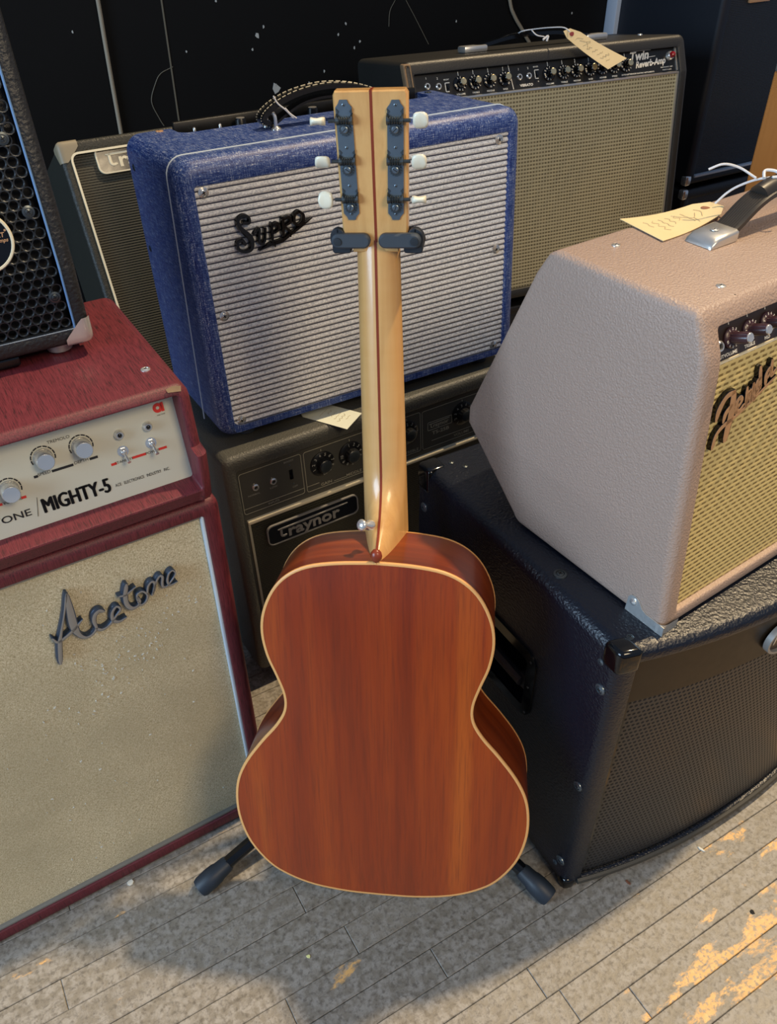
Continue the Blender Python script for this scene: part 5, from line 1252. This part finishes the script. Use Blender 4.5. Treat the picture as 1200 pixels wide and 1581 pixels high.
# headstock, pitched back towards the viewer
HO = Vector((-.002, .071, .826)); ph_ = math.radians(12)
hx_ = Vector((1, 0, 0)); hy_ = Vector((0, -math.sin(ph_), math.cos(ph_))); hf = Fr(HO, hx_, hy_)
mb = MB(); ho = [(-.0235, -.012), (-.0240, -.004), (-.0285, .003), (-.0325, .0075), (-.0330, .014), (-.0345, .1345), (-.0325, .1382), (.0335, .1382), (.0360, .1345), (.0335, .014), (.0330, .0075), (.0285, .003), (.0235, -.004), (.0230, -.012)]
def prism(mb, fr, outl, h0, h1, bev, mi=0):
    n = len(outl); O1 = off([tuple(p) for p in outl], -bev) ; 
    # make sure the inset goes inwards
    A0 = abs(sum(outl[i][0]*outl[(i+1) % n][1]-outl[(i+1) % n][0]*outl[i][1] for i in range(n))); A1 = abs(sum(O1[i][0]*O1[(i+1) % n][1]-O1[(i+1) % n][0]*O1[i][1] for i in range(n)))
    if A1 > A0: O1 = off([tuple(p) for p in outl], bev)
    vs = [fr.p(a, b, h0) for a, b in outl]+[fr.p(a, b, h1-bev) for a, b in outl]+[fr.p(a, b, h1) for a, b in O1]
    fs = [(i*n+k, i*n+(k+1) % n, (i+1)*n+(k+1) % n, (i+1)*n+k) for i in range(2) for k in range(n)]+[tuple(range(n))[::-1], tuple(2*n+k for k in range(n))]
    mb.add(vs, fs, mi); return mb
prism(mb, hf, ho, -.016, 0.0, .0014)
hs_ = build('headstock', mb, MT['maple'], r, 40)
mb = MB(); plate(mb, hf, [(-.0006, -.004), (.0020, -.004), (.0030, .1384), (.0004, .1384)], -.002, .00025); plate(mb, Fr(hf.p(0, .1382, 0), hx_, -hf.n), [(.0004, 0), (.0030, 0), (.0030, .016), (.0004, .016)], 0, 0.0003); build('inlay_strip', mb, MT['redwood'], hs_, 0)
build('nut', box(-.0235, .0195, NF, NF+.009, .820, .825), MT['pearl'], r, 30)
def tuners(cx0, cx1, y0, y1, side, gears):
    """a strip plate with waisted ends and three worm gears"""
    mb = MB(); yc = (y0+y1)/2; L_ = (y1-y0)/2; w_ = .0078; sl = (cx1-cx0)/(y1-y0)
    o = [(-.0035, L_), (.0035, L_), (.0048, L_-.0030), (w_, L_-.0065), (w_, -L_+.0065), (.0048, -L_+.0030), (.0035, -L_), (-.0035, -L_), (-.0048, -L_+.0030), (-w_, -L_+.0065), (-w_, L_-.0065), (-.0048, L_-.0030)]
    X = lambda a, b: (cx0+sl*(yc+b-y0)+a, yc+b)
    plate(mb, hf, [X(a, b) for a, b in o], 0, .0013)
    pl = build('tuner_plate', mb, MT['nickel'], r, 40)
    for (gx, gy_) in gears:
        b = gy_-yc; xg = X(0, b)[0]
        # toothed wheel
        g = MB(); n = 28; vs = []
        for h in (.0014, .0036):
            for k in range(n): q = .0062 if (k//1) % 2 else .0051; vs.append(hf.p(xg+q*math.cos(2*PI*k/n), gy_+q*math.sin(2*PI*k/n), h))
        g.add(vs, [(k, (k+1) % n, n+(k+1) % n, n+k) for k in range(n)]+[tuple(range(n, 2*n))]); gw = build('gear_wheel', g, MT['nickel_dark'], pl, 30)
        g = MB(); lathe(g, hf, xg, gy_, [(.0036, .0036), (.0034, .0056), (.0026, .0062)], 16); t = gy_*37; line(g, hf, (xg-.0026*math.cos(t), gy_-.0026*math.sin(t)), (xg+.0026*math.cos(t), gy_+.0026*math.sin(t)), .0006, .0060, .0064, 1); build('gear_screw', g, [MT['nickel'], MT['matte_black']], pl)
        # worm with threads, shaft and lugs
        wy = gy_+.0080; g = MB(); a = hf.p(xg-.0070, wy, .0048); b2 = hf.p(xg+.0070, wy, .0048)
        tube(g, [tuple(a.lerp(b2, k/24)) for k in range(25)], lambda u: .0026+.0012*(abs(((u*6) % 1.0)-0.5)*2 if .16 < u < .84 else 0.4), 10, 0, smooth=False)
        e = hf.p(xg+side*.0150, wy, .0048); tube(g, [tuple(hf.p(xg+side*.0065, wy, .0048)), tuple(e)], .0018, 8, 0, 1)
        for s2 in (-1, 1):
            plate(g, Fr(hf.p(xg+s2*.0072, wy, 0), hf.n, hf.y), [(0, -.0050), (.0065, -.0035), (.0078, 0), (.0065, .0035), (0, .0060)], -.0008, .0008)
            ringp = [(xg+s2*.0070, wy+.0045), (xg+s2*.0076, wy+.0100), (xg+s2*.0050, wy+.0075)]; plate(g, hf, ringp, .0012, .0022)
        build('worm_gear', g, MT['nickel_dark'], pl, 40)
    return pl, X
GL = [(-.0257, .1056), (-.0248, .0694), (-.0242, .0338)]; GR = [(.0241, .1048), (.0228, .0688), (.0218, .0335)]
plL, XL = tuners(-.0226, -.0245, .0211, .1309, -1, GL); plR, XR = tuners(.0219, .0247, .0209, .1299, 1, GR)
for pl, X, ys in ((plL, XL, (.1265, .0890, .0540, .0270)), (plR, XR, (.1255, .0885, .0535, .0265))):
    yc = (.0211+.1309)/2
    for y in ys: screw(hf, X(0, y-yc)[0], y, .0027, pl, 'screw', MT['nickel'], .0013, False, slot=y*50)
for side, lst, rots in ((-1, [(-.0490, .1134), (-.0473, .0770), (-.0472, .0415)], (1.35, 0.75, 0.0)), (1, [(.0481, .1127), (.0462, .0762), (.0455, .0412)], (0.45, 0.5, 1.35))):
    for (bx_, by_), rt in zip(lst, rots):
        # rounded oval button turned about its shaft
        g = MB(); n = 16; vs = []; c0 = hf.p(bx_, by_, .0048); ca, sa = math.cos(rt), math.sin(rt)
        prof = [(-.0068, .40, .8), (-.0062, .72, .9), (-.0040, .92, .95), (0.0, 1.0, .72), (.0040, .95, .80), (.0064, .72, .95), (.0072, .40, .9)]
        for dx, fw, ft in prof:
            for k in range(n):
                a = .0087*fw*math.cos(2*PI*k/n); b = .0040*ft*math.sin(2*PI*k/n); sy_ = a*ca-b*sa; sn = a*sa+b*ca
                vs.append(c0+hf.x*(side*dx)+hf.y*sy_+hf.n*sn)
        fs = [(i*n+k, i*n+(k+1) % n, (i+1)*n+(k+1) % n, (i+1)*n+k) for i in range(len(prof)-1) for k in range(n)]+[tuple(range(n)), tuple((len(prof)-1)*n+k for k in range(n))]
        g.add(vs, fs); build('tuner_button', g, MT['pearl'], r, 50)
mb = MB()
for i in range(6):
    x = -.018+.0072*i; tube(mb, [(x, NF+.0095, .822), (x*1.3, NF+.011, .12)], .0004, 4, 0, 1)
build('strings', mb, MT['bronze'], r)
build('bridge', box(-.075, .075, GD+.006, GD+.018, .115, .140), MT['rosewood'], r, 30, .003)

# ---------------------------------------------------------------- guitar stand
r = thing('guitar_stand', 'black guitar stand with grey neck-lock yoke and rubber feet, holding the guitar', 'stand', (0, 0, 0))
r.location = (-.02, .80, 0); so3 = Vector(r.location)
def lp(p): return Vector(p)-so3
# yoke arms and gates in the headstock frame expressed in world space
def gw(a, b, c): 
    return lp(GM @ hf.p(a, b, c))
yk = MB()
class Fw(Fr):
    pass
hw_ = Fr(lp(GM @ HO), (GM.to_3x3() @ hx_), (GM.to_3x3() @ hy_))
for sd, xs3 in ((-1, (-.0455, -.0045)), (1, (.0480, .0040))):
    g = MB(); xo, xi = xs3; x0, x1 = min(xo, xi), max(xo, xi)
    o = rrect(x0+(0.001 if sd < 0 else 0), x1-(0 if sd < 0 else .001), -.0060, .0085, .0070)
    prism(g, hw_, o, .0015, .0085, .0018); ga_ = build('neck_gate', g, MT['rubber'], r, 40)
    g = MB(); lathe(g, hw_, xo-sd*.0075, .0013, [(.0042, .0084), (.0040, .0098), (.001, .0100)], 18); build('pivot_pin', g, plain('dark_pin', sr(40, 46, 52), 0.4), ga_)
    g = MB(); xb0, xb1 = sorted((xo+sd*.0010, xo-sd*.0150)); prism(g, hw_, rrect(xb0, xb1, -.0080, .0125, .0085), -.006, .0013, .001)
    xb0, xb1 = sorted((xo, xo-sd*.0195)); prism(g, hw_, rrect(xb0, xb1, -.0140, -.0010, .0030), -.028, -.002, .001)
    build('yoke_end', g, plain('dark_rubber_pad', sr(30, 36, 44), 0.5), r, 40)
mb = MB()
pk = lambda a, b, c: tuple(gw(a, b, c))
tube(mb, [pk(-.036, -.008, -.010), pk(-.040, -.008, -.030), pk(-.034, -.008, -.050), pk(-.012, -.010, -.062), pk(.0, -.010, -.064), pk(.014, -.010, -.062), pk(.036, -.008, -.050), pk(.042, -.008, -.030), pk(.038, -.008, -.010)], .007, 10); build('yoke', mb, MT['black_plastic'], r)
ptop = gw(0, -.012, -.068); pb_ = Vector((0, 0, .20)); mb = MB(); tube(mb, [tuple(ptop), tuple(ptop.lerp(pb_, .5)), tuple(pb_)], .011, 14, 0, 2); build('pole', mb, MT['gloss_black'], r)
mb = MB(); fz = Fr((0, 0, 0), (1, 0, 0), (0, 1, 0)); lathe(mb, fz, 0, 0, [(.018, .075), (.023, .080), (.023, .150), (.017, .160)], 20); build('leg_hub', mb, MT['black_plastic'], r)
mb = MB(); lathe(mb, fz, 0, 0, [(.012, .055), (.012, .21)], 14); build('lower_tube', mb, MT['gloss_black'], r)
for ft, tip in (((-.2790, .6090), 0), ((.2235, .5900), 1), ((-.005, 1.03), 2)):
    F_ = lp((ft[0], ft[1], .010)); d = Vector((-F_.x, -F_.y, 0)).normalized(); hub = Vector((F_.x, F_.y, 0)).normalized()*.022+Vector((0, 0, .112))
    if tip == 2: F_ = lp((ft[0], ft[1], .010))
    dr = (hub-F_).normalized(); s0 = F_+dr*.012+Vector((0, 0, .006))
    mb = MB(); tube(mb, [tuple(s0+dr*.03), tuple((s0+hub)*.5), tuple(hub)], .0098, 14, 0, 2); lg = build('leg', mb, MT['gloss_black'], r)
    # ribbed rubber boot
    mb = MB(); L3 = [(0.0, .0135), (.004, .0152), (.020, .0160), (.032, .0150), (.036, .0135), (.050, .0125), (.054, .0110)]
    vs = []; x = dr.cross(Vector((0, 0, 1))).normalized(); y = x.cross(dr); n = 20
    for t, rr in L3:
        for k in range(n):
            q = rr*(1.0 if k % 2 else .96); p = F_+Vector((0, 0, .0045))+dr*(t-.006)+x*q*math.cos(2*PI*k/n)+y*q*math.sin(2*PI*k/n); p.z = max(p.z, .0003); vs.append(p)
    mb.add(vs, [(i*n+k, i*n+(k+1) % n, (i+1)*n+(k+1) % n, (i+1)*n+k) for i in range(len(L3)-1) for k in range(n)]+[tuple(range(n))[::-1], tuple((len(L3)-1)*n+k for k in range(n))])
    build('rubber_foot', mb, plain('blue_grey_rubber', sr(34, 43, 53), 0.5), lg, 40)
    mb = MB(); tube(mb, [tuple(hub+Vector((0, 0, -.045))), tuple((hub*.45+F_*.55)+Vector((0, 0, -.01)))], .0045, 8, 0, 1); build('brace', mb, MT['gloss_black'], r)

# ---------------------------------------------------------------- litter on the floor
def bit(name, px, py, s_, mat, label, seed, cat_='debris', el=1.0):
    r_ = random.Random(seed); f = Fr((px, py, 0.0002), (1, 0, 0), (0, 1, 0)); a0 = r_.uniform(0, 3)
    o = []
    for k in range(7):
        t = 2*PI*k/7; q = s_*r_.uniform(.55, 1); x = q*math.cos(t)*el; y = q*math.sin(t); o.append((x*math.cos(a0)-y*math.sin(a0), x*math.sin(a0)+y*math.cos(a0)))
    mb = MB(); plate(mb, f, o, 0, s_*.25, 0, s_*.1); return tag(build(name, mb, mat, None, 0), label, cat_)
bit('plaster_crumb', -.3915, .6218, .006, MT['fluff'], 'white crumb on the floor below the edge of the maroon cabinet', 1)
bit('paper_scrap', -.1183, .5134, .0035, plain('yellowish_scrap', sr(220, 220, 150), .7), 'tiny yellowish scrap on the floor below the guitar', 2)
bit('paper_scrap', .4736, .6641, .008, MT['fluff'], 'thin white curl on the floor before the bowed black cabinet', 3, el=.35)
bit('leaf_scrap', .349, .6146, .006, MT['leaf'], 'small brown leaf scrap on the floor near the black cabinet corner', 4, el=.5)
bit('pebble', .5187, .5686, .004, MT['matte_black'], 'dark speck on the bare orange floorboard at right', 5)
